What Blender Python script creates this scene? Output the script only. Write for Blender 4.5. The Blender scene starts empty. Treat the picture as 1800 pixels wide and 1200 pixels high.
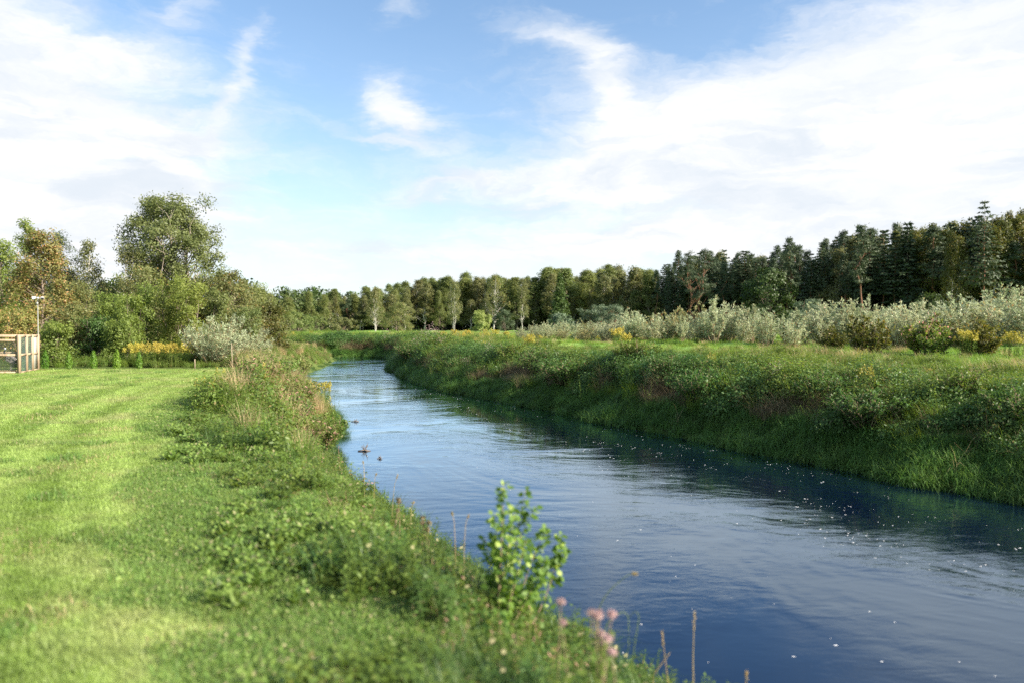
import bpy, math, random
import numpy as np
from mathutils import Vector

# ------------------------------------------------------------------ camera, sky, sun, exposure
sc = bpy.context.scene
col = sc.collection
FPX, HOR, CAMZ = 1350.0, 575.0, 2.2          # focal length in photo pixels, horizon row, eye height
cam_d = bpy.data.cameras.new("camera")
cam = bpy.data.objects.new("camera", cam_d); col.objects.link(cam)
cam_d.sensor_width = 36; cam_d.lens = 27; cam_d.clip_start = .05; cam_d.clip_end = 6000
cam.location = (0, 0, CAMZ)
cam.rotation_euler = (math.radians(90 - 1.06), 0, 0)
cam_d.dof.use_dof = True; cam_d.dof.focus_distance = 34; cam_d.dof.aperture_fstop = .72
sc.camera = cam
sc.view_settings.view_transform = 'Standard'; sc.view_settings.look = 'None'
sc.view_settings.gamma = 1; sc.view_settings.exposure = 1.42
SUN_AZ, SUN_EL = math.radians(110), math.radians(29)

sun_d = bpy.data.lights.new("sun", 'SUN'); sun = bpy.data.objects.new("sun", sun_d); col.objects.link(sun)
sun_d.energy = 5.0; sun_d.angle = math.radians(.5); sun_d.color = (1, .91, .76)
sv = Vector((math.sin(SUN_AZ)*math.cos(SUN_EL), math.cos(SUN_AZ)*math.cos(SUN_EL), math.sin(SUN_EL)))
sun.rotation_euler = sv.to_track_quat('Z', 'Y').to_euler()
try:
    sc.cycles.use_denoising = False
    sc.cycles.max_bounces = 7; sc.cycles.diffuse_bounces = 3; sc.cycles.transmission_bounces = 4
    sc.cycles.transparent_max_bounces = 4; sc.cycles.caustics_reflective = False; sc.cycles.caustics_refractive = False
    sc.cycles.sample_clamp_indirect = 4
except Exception: pass

class NT:
    """small helper for node maths"""
    def __init__(s, nt): s.nt = nt; s.N = nt.nodes; s.L = nt.links
    def put(s, sock, v):
        if isinstance(v, bpy.types.NodeSocket): s.L.new(v, sock)
        elif v is not None:
            if isinstance(v, (tuple, list)) and len(v) == 3 and sock.type == 'RGBA': v = (*v, 1)
            sock.default_value = v
    def m(s, op, a=None, b=None, c=None, clamp=False):
        n = s.N.new('ShaderNodeMath'); n.operation = op; n.use_clamp = clamp
        for i, v in enumerate((a, b, c)): s.put(n.inputs[i], v)
        return n.outputs[0]
    def xyz(s, v):
        n = s.N.new('ShaderNodeSeparateXYZ'); s.put(n.inputs[0], v); return n.outputs
    def cxyz(s, x, y, z=0.0):
        n = s.N.new('ShaderNodeCombineXYZ')
        for i, v in enumerate((x, y, z)): s.put(n.inputs[i], v)
        return n.outputs[0]
    def noise(s, vec, scale, detail=4, rough=.55, dist=0.0, col=False):
        n = s.N.new('ShaderNodeTexNoise'); s.put(n.inputs['Vector'], vec)
        n.inputs['Scale'].default_value = scale; n.inputs['Detail'].default_value = detail
        n.inputs['Roughness'].default_value = rough; n.inputs['Distortion'].default_value = dist
        return n.outputs['Color' if col else 'Fac']
    def ramp(s, v, a, b, lo=0.0, hi=1.0):
        n = s.N.new('ShaderNodeMapRange'); n.interpolation_type = 'SMOOTHSTEP'
        s.put(n.inputs[0], v); s.put(n.inputs[1], a); s.put(n.inputs[2], b); s.put(n.inputs[3], lo); s.put(n.inputs[4], hi)
        return n.outputs[0]
    def mix(s, f, a, b, mode='MIX'):
        n = s.N.new('ShaderNodeMix'); n.data_type = 'RGBA'; n.blend_type = mode
        s.put(n.inputs[0], f); s.put(n.inputs[6], a); s.put(n.inputs[7], b)
        return n.outputs[2]
    def hsv(s, c, h=.5, sa=1.0, v=1.0):
        n = s.N.new('ShaderNodeHueSaturation')
        s.put(n.inputs['Hue'], h); s.put(n.inputs['Saturation'], sa); s.put(n.inputs['Value'], v); s.put(n.inputs['Color'], c)
        return n.outputs[0]

def build_world():
    w = bpy.data.worlds.new("World"); sc.world = w; w.use_nodes = True
    T = NT(w.node_tree); T.N.clear()
    out = T.N.new('ShaderNodeOutputWorld'); bg = T.N.new('ShaderNodeBackground'); bg.inputs[1].default_value = .1
    T.L.new(bg.outputs[0], out.inputs[0])
    sky = T.N.new('ShaderNodeTexSky'); sky.sky_type = 'NISHITA'; sky.sun_disc = False
    sky.sun_elevation = SUN_EL; sky.sun_rotation = SUN_AZ; sky.air_density = 1.0; sky.dust_density = .6; sky.ozone_density = 2.2
    g = T.N.new('ShaderNodeTexCoord').outputs['Generated']
    x, y, z = T.xyz(g)
    az = T.m('ARCTAN2', x, y)
    el = T.m('ARCSINE', z)
    # warp the coordinates so cloud edges are torn
    base = T.cxyz(T.m('MULTIPLY', az, 2.2), T.m('MULTIPLY', el, 5.0), .3)
    wn = T.noise(base, 2.2, 6, .6, 0, True)
    wx, wy, _ = T.xyz(wn)
    wn2 = T.noise(T.cxyz(T.m('MULTIPLY', az, 7.), T.m('MULTIPLY', el, 22.0), 1.3), 1.6, 5, .62, .6, True)
    wx2, wy2, _ = T.xyz(wn2)
    A = T.m('ADD', T.m('ADD', az, T.m('MULTIPLY', T.m('SUBTRACT', wx, .5), .14)), T.m('MULTIPLY', T.m('SUBTRACT', wx2, .5), .05))
    E = T.m('ADD', T.m('ADD', el, T.m('MULTIPLY', T.m('SUBTRACT', wy, .5), .09)), T.m('MULTIPLY', T.m('SUBTRACT', wy2, .5), .022))
    # cloud banks: photo position x, y, half sizes, rotation in degrees, weight
    banks = [(-80, 230, 380, 170, 4, 1.45), (40, 400, 260, 110, 0, .95), (-60, 60, 150, 90, -30, .7), (250, 250, 130, 30, 5, .5), (200, 110, 110, 22, 0, .4),
             (1750, 250, 620, 180, 0, 1.35), (1400, 240, 330, 80, -8, 1.0), (1750, 60, 260, 90, 10, .9), (1200, 290, 330, 60, 8, .8),
             (960, 75, 150, 34, -12, .55), (1080, 170, 130, 36, -50, .62), (1250, 420, 520, 34, 3, .70), (1150, 500, 520, 24, 0, .60), (720, 450, 380, 50, 0, .55),
             (790, 322, 150, 26, 12, .62), (700, 190, 60, 36, -50, .66), (740, 225, 70, 26, -35, .55), (690, 248, 90, 9, -10, .45),
             (440, 120, 125, 20, 66, .46), (350, 20, 90, 26, 30, .36), (700, 10, 50, 34, 20, .38),
             (1650, -150, 260, 90, 0, .7), (1120, -170, 130, 50, 10, .5), (300, -520, 400, 100, 10, .5)]
    D = None
    for X, Y, rx, ry, rot, wt in banks:
        ca = math.atan((X-900)/FPX); ce = math.atan((HOR-Y)/math.hypot(FPX, X-900))
        c, s_ = math.cos(math.radians(rot)), math.sin(math.radians(rot))
        dx = T.m('SUBTRACT', A, ca); dy = T.m('SUBTRACT', E, ce)
        u = T.m('MULTIPLY', T.m('ADD', T.m('MULTIPLY', dx, c), T.m('MULTIPLY', dy, s_)), FPX/rx)
        v = T.m('MULTIPLY', T.m('SUBTRACT', T.m('MULTIPLY', dy, c), T.m('MULTIPLY', dx, s_)), FPX/ry)
        q = T.m('MULTIPLY_ADD', u, u, T.m('MULTIPLY', v, v))
        e = T.m('MULTIPLY', T.m('EXPONENT', T.m('MULTIPLY', q, -1.1)), wt)
        D = e if D is None else T.m('ADD', D, e)
    # everything outside the front view: broken cloud
    back = T.ramp(T.m('ABSOLUTE', az), .75, 1.1, 0., .45)
    D = T.m('ADD', D, back)
    D = T.m('MINIMUM', D, 1.15)
    fib = T.noise(T.cxyz(T.m('MULTIPLY', A, 3.0), T.m('MULTIPLY', E, 15.0), 3.1), 2.4, 8, .62, .4)
    fine = T.noise(T.cxyz(T.m('MULTIPLY', A, 8.0), T.m('MULTIPLY', E, 17.0), 7.1), 2.2, 7, .65, .3)
    nn = T.m('ADD', T.m('MULTIPLY', T.m('SUBTRACT', fib, .5), .95), T.m('MULTIPLY', T.m('SUBTRACT', fine, .5), .55))
    cov = T.m('ADD', T.ramp(T.m('ADD', D, nn), .12, 1.12, 0, .92), T.ramp(el, .10, .50, .12, .0))
    # small cumulus heads over the wood
    lowhaze = T.ramp(el, -.02, .28, .62, 0.)
    shade = T.noise(T.cxyz(T.m('MULTIPLY', A, 4.0), T.m('MULTIPLY', E, 13.0), 9.1), 1.7, 6, .6)
    shv = T.ramp(shade, .30, .64)
    strk = T.ramp(T.noise(T.cxyz(T.m('MULTIPLY', A, 2.2), T.m('MULTIPLY', E, 26.0), 5.1), 1.5, 7, .6, .5), .40, .62)
    shv = T.m('MULTIPLY', shv, T.m('MULTIPLY_ADD', strk, .45, .55))
    cc = T.mix(shv, (3.08, 3.33, 3.62), (4.25, 4.20, 4.15))
    skyc = T.hsv(sky.outputs[0], .497, 1.03, .88)
    skyc = T.mix(lowhaze, skyc, (3.12, 3.55, 3.90))
    c = T.mix(cov, skyc, cc)
    T.L.new(c, bg.inputs[0])
build_world()

# ------------------------------------------------------------------ small helpers
def rs(seed): return np.random.default_rng(seed)
def hash2(ix, iy, seed):
    v = np.sin(ix*127.1 + iy*311.7 + seed*74.7)*43758.5453
    return v - np.floor(v)
def vnoise(x, y, seed=0):
    x = np.asarray(x, float); y = np.asarray(y, float)
    ix, iy = np.floor(x), np.floor(y); fx, fy = x-ix, y-iy
    fx = fx*fx*(3-2*fx); fy = fy*fy*(3-2*fy)
    a, b = hash2(ix, iy, seed), hash2(ix+1, iy, seed); c, d = hash2(ix, iy+1, seed), hash2(ix+1, iy+1, seed)
    return (a*(1-fx)+b*fx)*(1-fy)+(c*(1-fx)+d*fx)*fy
def fbm(x, y, seed=0, o=4):
    t = 0; a = .5; n = 0
    for k in range(o):
        t = t + a*vnoise(x*2**k, y*2**k, seed+k*13); n += a; a *= .5
    return t/n
def sstep(t): t = np.clip(t, 0, 1); return t*t*(3-2*t)

def tag(o, label=None, cat=None, group=None, kind=None):
    if label: o['label'] = label
    if cat: o['category'] = cat
    if group: o['group'] = group
    if kind: o['kind'] = kind
    return o
def empty(name, loc, rz=0, s=1):
    o = bpy.data.objects.new(name, None); col.objects.link(o); o.location = loc; o.rotation_euler = (0, 0, rz)
    o.scale = (s, s, s) if not isinstance(s, tuple) else s; o.empty_display_size = .2
    return o

class MB:
    """collects vertices and faces, builds one mesh"""
    def __init__(s): s.V = []; s.Q = []; s.T = []; s.n = 0; s.qm = []; s.tm = []
    def add(s, v, q=None, t=None, m=0):
        v = np.asarray(v, float).reshape(-1, 3)
        if q is not None and len(q): q = np.asarray(q, int)+s.n; s.Q.append(q); s.qm.append(np.full(len(q), m))
        if t is not None and len(t): t = np.asarray(t, int)+s.n; s.T.append(t); s.tm.append(np.full(len(t), m))
        s.V.append(v); s.n += len(v)
    def tube(s, pts, rad, n=6, m=0, cap=True):
        pts = np.asarray(pts, float); k = len(pts); rad = np.broadcast_to(np.asarray(rad, float), (k,))
        tan = np.gradient(pts, axis=0); tan /= np.linalg.norm(tan, axis=1)[:, None]+1e-9
        ref = np.array([1., 0, 0]) if abs(tan[0][0]) < .8 else np.array([0, 1., 0])
        a = np.cross(tan, ref); a /= np.linalg.norm(a, axis=1)[:, None]+1e-9; b = np.cross(tan, a)
        th = np.arange(n)*2*np.pi/n
        ring = pts[:, None]+rad[:, None, None]*(np.cos(th)[None, :, None]*a[:, None]+np.sin(th)[None, :, None]*b[:, None])
        i = np.arange(k-1)[:, None]*n; j = np.arange(n)[None]
        q = np.stack([i+j, i+(j+1) % n, i+n+(j+1) % n, i+n+j], -1).reshape(-1, 4)
        v = ring.reshape(-1, 3); t = None
        if cap:
            v = np.vstack([v, pts[-1] + tan[-1]*rad[-1]*.3, pts[0]]); jj = np.arange(n); e = (k-1)*n
            t = np.vstack([np.stack([e+jj, e+(jj+1) % n, np.full(n, k*n)], -1), np.stack([(jj+1) % n, jj, np.full(n, k*n+1)], -1)])
        s.add(v, q, t, m)
    def box(s, c, size, m=0, rz=0.0, bev=0.0):
        x, y, z = np.asarray(size)/2
        v = np.array([[a*x, b*y, d*z] for d in (-1, 1) for a, b in ((-1, -1), (1, -1), (1, 1), (-1, 1))])
        R = np.array([[math.cos(rz), -math.sin(rz), 0], [math.sin(rz), math.cos(rz), 0], [0, 0, 1]])
        s.add(v@R.T+np.asarray(c), [[0, 3, 2, 1], [4, 5, 6, 7], [0, 1, 5, 4], [1, 2, 6, 5], [2, 3, 7, 6], [3, 0, 4, 7]], m=m)
    def leaves(s, P, N, L, W, rng, T=None, m=0, fold=.0):
        P = np.asarray(P); k = len(P)
        if k == 0: return
        N = N/(np.linalg.norm(N, axis=1)[:, None]+1e-9)
        if T is None: T = rng.normal(size=(k, 3))
        T = T-(T*N).sum(1)[:, None]*N; T /= np.linalg.norm(T, axis=1)[:, None]+1e-9
        B = np.cross(N, T); L = np.broadcast_to(L, (k,))[:, None]; W = np.broadcast_to(W, (k,))[:, None]
        v = np.stack([P, P+T*L*.42+B*W/2+N*W*fold, P+T*L, P+T*L*.42-B*W/2+N*W*fold], 1).reshape(-1, 3)
        s.add(v, (np.arange(k)*4)[:, None]+np.arange(4)[None], m=m)
    def blades(s, P, H, W, bend, az, m=0, seg=3):
        """curved tapering grass blades"""
        P = np.asarray(P); k = len(P); H = np.broadcast_to(H, (k,)); W = np.broadcast_to(W, (k,)); bend = np.broadcast_to(bend, (k,))
        d = np.stack([np.cos(az), np.sin(az), 0*az], 1); sd = np.stack([-np.sin(az), np.cos(az), 0*az], 1)
        rows = []
        for i in range(seg+1):
            t = i/seg; ang = bend*t
            hor = H*t*np.sin(ang*.75); ver = H*t*np.cos(ang*.75)
            c = P+d*hor[:, None]+np.array([0, 0, 1.])*ver[:, None]
            w = W*(1-t)**.6 if i < seg else W*0+.0004
            rows += [c-sd*(w/2)[:, None], c+sd*(w/2)[:, None]]
        v = np.stack(rows, 1).reshape(-1, 3); b = np.arange(k)*(2*(seg+1))
        q = np.concatenate([np.stack([b+2*i, b+2*i+1, b+2*i+3, b+2*i+2], -1) for i in range(seg)])
        s.add(v, q, m=m)
    def mesh(s, name, mats, smooth=False):
        me = bpy.data.meshes.new(name)
        V = np.concatenate(s.V) if s.V else np.zeros((0, 3))
        Q = np.concatenate(s.Q) if s.Q else np.zeros((0, 4), int); Tt = np.concatenate(s.T) if s.T else np.zeros((0, 3), int)
        mi = np.concatenate([*s.qm, *s.tm]) if (s.qm or s.tm) else np.zeros(0)
        me.vertices.add(len(V)); me.vertices.foreach_set('co', V.astype(np.float32).ravel())
        loops = np.concatenate([Q.ravel(), Tt.ravel()]).astype(np.int32)
        st = np.concatenate([np.arange(len(Q))*4, len(Q)*4+np.arange(len(Tt))*3]).astype(np.int32)
        me.loops.add(len(loops)); me.loops.foreach_set('vertex_index', loops)
        me.polygons.add(len(st)); me.polygons.foreach_set('loop_start', st)
        me.polygons.foreach_set('loop_total', np.concatenate([np.full(len(Q), 4), np.full(len(Tt), 3)]).astype(np.int32))
        for mt in (mats if isinstance(mats, (list, tuple)) else [mats]): me.materials.append(mt)
        me.polygons.foreach_set('material_index', mi.astype(np.int32))
        if smooth: me.polygons.foreach_set('use_smooth', np.ones(len(st), bool))
        me.update(); me.validate()
        return me
    def build(s, name, mats, parent=None, smooth=False, loc=None):
        o = bpy.data.objects.new(name, s.mesh(name, mats, smooth)); col.objects.link(o)
        if parent: o.parent = parent
        if loc is not None: o.location = loc
        return o

# ------------------------------------------------------------------ materials
def leafmat(name, c1, c2, tr=.35, rough=.5, spots=None, spot_amt=0.0, var=.25, nscale=.6):
    m = bpy.data.materials.new(name); m.use_nodes = True; T = NT(m.node_tree); T.N.clear()
    out = T.N.new('ShaderNodeOutputMaterial')
    geo = T.N.new('ShaderNodeNewGeometry'); oi = T.N.new('ShaderNodeObjectInfo')
    r = geo.outputs['Random Per Island']
    pos = geo.outputs['Position']
    big = T.noise(pos, nscale, 3, .6)
    f = T.m('ADD', T.m('MULTIPLY', r, .6), T.m('MULTIPLY', T.ramp(big, .3, .7), .4))
    c = T.mix(f, c1, c2)
    if spots:
        sel = T.ramp(T.m('FRACT', T.m('MULTIPLY', r, 17.3)), 1-spot_amt, 1-spot_amt+.01)
        c = T.mix(sel, c, spots)
    val = T.m('ADD', 1-var/2, T.m('MULTIPLY', oi.outputs['Random'], var))
    hue = T.m('ADD', .4875, T.m('MULTIPLY', T.m('FRACT', T.m('MULTIPLY', oi.outputs['Random'], 7.7)), .025))
    c = T.hsv(c, hue, 1.0, val)
    p = T.N.new('ShaderNodeBsdfPrincipled'); T.put(p.inputs['Base Color'], c); p.inputs['Roughness'].default_value = rough
    p.inputs['Specular IOR Level'].default_value = .35
    t = T.N.new('ShaderNodeBsdfTranslucent'); T.put(t.inputs[0], T.hsv(c, .485, 1.1, 1.5))
    mx = T.N.new('ShaderNodeMixShader'); mx.inputs[0].default_value = tr
    T.L.new(p.outputs[0], mx.inputs[1]); T.L.new(t.outputs[0], mx.inputs[2]); T.L.new(mx.outputs[0], out.inputs[0])
    return m
def surf(name, c1, c2, scale=4, rough=.8, bump=.3, stretch=(1, 1, 1), detail=6, metal=0.0):
    m = bpy.data.materials.new(name); m.use_nodes = True; T = NT(m.node_tree); p = T.N['Principled BSDF']
    co = T.N.new('ShaderNodeTexCoord').outputs['Object']
    mp = T.N.new('ShaderNodeMapping'); T.put(mp.inputs[0], co); mp.inputs['Scale'].default_value = stretch
    n = T.noise(mp.outputs[0], scale, detail, .6)
    T.put(p.inputs['Base Color'], T.mix(T.ramp(n, .3, .7), c1, c2)); p.inputs['Roughness'].default_value = rough
    p.inputs['Metallic'].default_value = metal
    if bump:
        b = T.N.new('ShaderNodeBump'); b.inputs[0].default_value = bump; b.inputs[1].default_value = .02; T.put(b.inputs['Height'], n)
        T.L.new(b.outputs[0], p.inputs['Normal'])
    return m

M = {}
MOW = (57.9, 44.1)      # the mower drove arcs about this point
def mow_colour(T, co):
    x, y, z = T.xyz(co)
    dx = T.m('SUBTRACT', x, MOW[0]); dy = T.m('SUBTRACT', y, MOW[1])
    rr = T.m('SQRT', T.m('MULTIPLY_ADD', dx, dx, T.m('MULTIPLY', dy, dy)))
    th = T.m('ARCTAN2', dy, dx)
    st = T.noise(T.cxyz(rr, T.m('MULTIPLY', th, 2.0), 0), 1.15, 3, .6, .15)
    a = T.noise(co, .45, 4, .6); b = T.noise(co, 2.6, 4, .65)
    c = T.mix(T.ramp(st, .34, .66), (.21, .31, .060), (.34, .455, .125))
    c = T.mix(T.ramp(a, .48, .70, 0., .65), c, (.40, .41, .18))
    c = T.mix(T.ramp(b, .30, .62), T.hsv(c, .5, 1, .72), c)
    return T.mix(T.ramp(T.noise(co, 1.1, 3, .6, .3), .685, .75, 0., .75), c, (.24, .18, .11))
def lawnblade():
    m = bpy.data.materials.new('lawn_blade'); m.use_nodes = True; T = NT(m.node_tree); T.N.clear()
    out = T.N.new('ShaderNodeOutputMaterial'); geo = T.N.new('ShaderNodeNewGeometry')
    c = mow_colour(T, geo.outputs['Position'])
    c = T.hsv(c, .5, 1.0, T.m('ADD', .78, T.m('MULTIPLY', geo.outputs['Random Per Island'], .5)))
    p = T.N.new('ShaderNodeBsdfPrincipled'); T.put(p.inputs['Base Color'], c); p.inputs['Roughness'].default_value = .5
    t = T.N.new('ShaderNodeBsdfTranslucent'); T.put(t.inputs[0], T.hsv(c, .485, 1.1, 1.4))
    mx = T.N.new('ShaderNodeMixShader'); mx.inputs[0].default_value = .4
    T.L.new(p.outputs[0], mx.inputs[1]); T.L.new(t.outputs[0], mx.inputs[2]); T.L.new(mx.outputs[0], out.inputs[0])
    return m
M['bark'] = surf('bark', (.10, .075, .055), (.24, .19, .15), 3, .9, .6, (1, 1, .25))
M['pale_bark'] = surf('pale_bark', (.34, .30, .24), (.22, .18, .14), 2, .85, .3, (1, 1, .4))
M['birch_bark'] = surf('birch_bark', (.60, .57, .52), (.30, .28, .25), 1.6, .8, .2, (1, 1, 2.2))
M['pine_bark'] = surf('pine_bark', (.24, .10, .05), (.13, .075, .05), 2, .9, .6, (1, 1, .3))
M['twig'] = surf('twig', (.17, .12, .07), (.28, .2, .12), 5, .8, .1)
M['ash_leaf'] = leafmat('ash_leaf', (.075, .100, .028), (.190, .205, .072), .36)
M['aspen_leaf'] = leafmat('aspen_leaf', (.090, .130, .036), (.220, .250, .080), .44)
M['lush_leaf'] = leafmat('lush_leaf', (.100, .155, .030), (.250, .300, .070), .46)
M['birch_leaf'] = leafmat('birch_leaf', (.090, .108, .036), (.215, .225, .090), .40, spots=(.28, .23, .09), spot_amt=.05)
M['olive_leaf'] = leafmat('olive_leaf', (.090, .115, .034), (.230, .235, .085), .42, spots=(.30, .20, .07), spot_amt=.06)
M['orange_leaf'] = leafmat('orange_leaf', (.130, .155, .040), (.290, .265, .080), .38, spots=(.44, .27, .11), spot_amt=.13)
M['yellow_birch_leaf'] = leafmat('yellow_birch_leaf', (.060, .075, .016), (.140, .145, .032), .34, spots=(.22, .16, .04), spot_amt=.05)
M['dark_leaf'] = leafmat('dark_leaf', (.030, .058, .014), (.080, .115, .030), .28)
M['pine_needle'] = leafmat('pine_needle', (.026, .052, .022), (.085, .115, .050), .12, .6)
M['young_pine_needle'] = leafmat('young_pine_needle', (.07, .12, .06), (.16, .21, .12), .15, .6)
M['spruce_needle'] = leafmat('spruce_needle', (.035, .075, .016), (.095, .150, .030), .15, .6)
M['thuja_leaf'] = leafmat('thuja_leaf', (.055, .13, .012), (.15, .26, .025), .25)
M['silver_leaf'] = leafmat('silver_leaf', (.17, .225, .100), (.50, .53, .35), .34, .5, spots=(.30, .20, .08), spot_amt=.06)
M['sage_leaf'] = leafmat('sage_leaf', (.13, .155, .055), (.31, .33, .155), .32, .5, spots=(.38, .24, .09), spot_amt=.10)
M['herb_leaf'] = leafmat('herb_leaf', (.068, .125, .020), (.175, .250, .048), .36, spots=(.28, .22, .09), spot_amt=.04)
M['herb_dark'] = leafmat('herb_dark', (.042, .098, .022), (.110, .205, .048), .34, spots=(.18, .16, .08), spot_amt=.03)
M['pale_leaf'] = leafmat('pale_leaf', (.14, .20, .05), (.32, .38, .13), .36)
M['impatiens'] = leafmat('impatiens', (.060, .120, .022), (.21, .26, .06), .38, spots=(.50, .29, .22), spot_amt=.13)
M['grass'] = leafmat('grass', (.105, .190, .024), (.230, .330, .055), .38, .5)
M['grass_wet'] = leafmat('grass_wet', (.045, .105, .026), (.120, .205, .055), .36, .45)
M['bank_edge_grass'] = leafmat('bank_edge_grass', (.075, .175, .040), (.190, .330, .085), .38, .45)
M['verge_blade'] = leafmat('verge_blade', (.105, .200, .040), (.215, .330, .080), .36, .55, spots=(.32, .31, .16), spot_amt=.05)
M['meadow_blade'] = leafmat('meadow_blade', (.120, .240, .036), (.260, .380, .085), .38, .5)
M['lawn_blade'] = lawnblade()
M['clover'] = leafmat('clover', (.100, .180, .032), (.245, .335, .080), .36, .55, spots=(.36, .33, .17), spot_amt=.06)
M['dry_grass'] = leafmat('dry_grass', (.30, .24, .11), (.56, .46, .25), .35, .6)
M['brown_grass'] = leafmat('brown_grass', (.14, .12, .06), (.27, .21, .12), .3, .7)
M['goldenrod'] = leafmat('goldenrod', (.34, .29, .04), (.52, .46, .09), .2)
M['pink'] = leafmat('pink', (.40, .26, .25), (.54, .40, .37), .3)
M['alder_leaf'] = leafmat('alder_leaf', (.070, .160, .026), (.190, .320, .055), .45, .55, spots=(.42, .55, .14), spot_amt=.08, nscale=3)
M['wood'] = surf('wood', (.27, .19, .12), (.42, .32, .22), 3, .8, .1, (4, 4, .6))
M['galv'] = surf('galvanised_metal', (.24, .24, .21), (.36, .36, .32), 8, .6, .05, metal=.3)
M['white_paint'] = surf('white_paint', (.55, .55, .56), (.62, .62, .62), 6, .4, .02)
M['black'] = surf('dark_glass', (.01, .01, .012), (.02, .02, .022), 6, .2, 0)
M['wire'] = surf('wire', (.10, .13, .11), (.16, .19, .16), 8, .5, 0, metal=.4)
M['net'] = leafmat('green_net', (.13, .20, .17), (.19, .27, .235), .3, .7)
M['pale_board'] = surf('pale_board', (.36, .35, .31), (.46, .45, .41), 5, .7, .05)
M['post_wood'] = surf('weathered_wood', (.26, .20, .13), (.42, .34, .23), 5, .8, .2)
M['feather_grey'] = surf('grey_feather', (.20, .175, .165), (.36, .32, .31), 14, .8, .3)
M['feather_black'] = surf('black_feather', (.012, .012, .014), (.04, .038, .038), 14, .7, .2)
M['foam'] = surf('foam', (.78, .80, .82), (.9, .9, .9), 30, .6, .2)

def ground_mat():
    m = bpy.data.materials.new('rough_ground'); m.use_nodes = True; T = NT(m.node_tree); p = T.N['Principled BSDF']
    co = T.N.new('ShaderNodeNewGeometry').outputs['Position']
    a = T.noise(co, .35, 6, .6); b = T.noise(co, 5.0, 6, .7); e = T.noise(co, 38., 4, .7)
    c = T.mix(T.ramp(a, .35, .65), (.055, .10, .022), (.12, .165, .040))
    c = T.mix(T.ramp(b, .48, .72, 0., .7), c, (.13, .105, .050))
    c = T.mix(T.ramp(e, .35, .65), T.mix(.5, c, (.02, .03, .01)), c)
    at = T.N.new('ShaderNodeAttribute'); at.attribute_name = 'meadow'
    c = T.mix(at.outputs['Fac'], c, T.mix(T.ramp(T.noise(co, .12, 5, .6), .35, .65), (.12, .25, .04), (.22, .33, .08)))
    T.put(p.inputs['Base Color'], c); p.inputs['Roughness'].default_value = .95; p.inputs['Specular IOR Level'].default_value = .1
    bm = T.N.new('ShaderNodeBump'); bm.inputs[0].default_value = .8; bm.inputs[1].default_value = .12; T.put(bm.inputs['Height'], b)
    T.L.new(bm.outputs[0], p.inputs['Normal'])
    return m
def lawn_mat():
    m = bpy.data.materials.new('mown_lawn'); m.use_nodes = True; T = NT(m.node_tree); p = T.N['Principled BSDF']
    co = T.N.new('ShaderNodeNewGeometry').outputs['Position']
    e = T.noise(co, 30., 5, .75); c = mow_colour(T, co)
    c = T.mix(T.ramp(e, .3, .6), T.hsv(c, .5, 1, .7), c)
    T.put(p.inputs['Base Color'], c); p.inputs['Roughness'].default_value = .95; p.inputs['Specular IOR Level'].default_value = .1
    bm = T.N.new('ShaderNodeBump'); bm.inputs[0].default_value = .9; bm.inputs[1].default_value = .03; T.put(bm.inputs['Height'], e)
    T.L.new(bm.outputs[0], p.inputs['Normal'])
    return m
def water_mat():
    m = bpy.data.materials.new('river_water'); m.use_nodes = True; T = NT(m.node_tree); p = T.N['Principled BSDF']
    co = T.N.new('ShaderNodeNewGeometry').outputs['Position']
    mp = T.N.new('ShaderNodeMapping'); T.put(mp.inputs[0], co); mp.inputs['Rotation'].default_value = (0, 0, math.radians(-20)); mp.inputs['Scale'].default_value = (.55, 1.25, 1)
    c = mp.outputs[0]
    n1 = T.noise(c, .55, 3, .5, .6); n2 = T.noise(c, 2.6, 4, .55, .8); n3 = T.noise(c, 11., 3, .55, .4)
    patch = T.ramp(T.noise(co, .16, 4, .6, .8), .36, .64, .16, .95)
    h = T.m('ADD', T.m('MULTIPLY', n1, .022), T.m('ADD', T.m('MULTIPLY', n2, .010), T.m('ADD', T.m('MULTIPLY', n3, .0026), T.m('MULTIPLY', T.noise(c, 30., 2, .5, .2), .0012))))
    h = T.m('MULTIPLY', T.m('MULTIPLY', h, patch), T.ramp(T.xyz(co)[1], 45, 80, 1.0, 3.2))
    bm = T.N.new('ShaderNodeBump'); bm.inputs[0].default_value = 1; bm.inputs[1].default_value = 1.0; T.put(bm.inputs['Height'], h)
    T.N.remove(p); out = T.N['Material Output']
    fr = T.N.new('ShaderNodeFresnel'); fr.inputs['IOR'].default_value = 1.34; T.L.new(bm.outputs[0], fr.inputs['Normal'])
    fac = T.m('MINIMUM', T.m('MULTIPLY', T.m('POWER', fr.outputs[0], 1.10), 2.0), .97)
    df = T.N.new('ShaderNodeBsdfDiffuse'); df.inputs[0].default_value = (.0018, .0065, .022, 1)
    gl = T.N.new('ShaderNodeBsdfGlossy'); gl.inputs['Color'].default_value = (.72, .87, 1, 1); gl.inputs['Roughness'].default_value = .04
    T.L.new(bm.outputs[0], gl.inputs['Normal']); mx = T.N.new('ShaderNodeMixShader'); T.L.new(fac, mx.inputs[0]); T.L.new(df.outputs[0], mx.inputs[1]); T.L.new(gl.outputs[0], mx.inputs[2]); T.L.new(mx.outputs[0], out.inputs[0])
    return m

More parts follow.
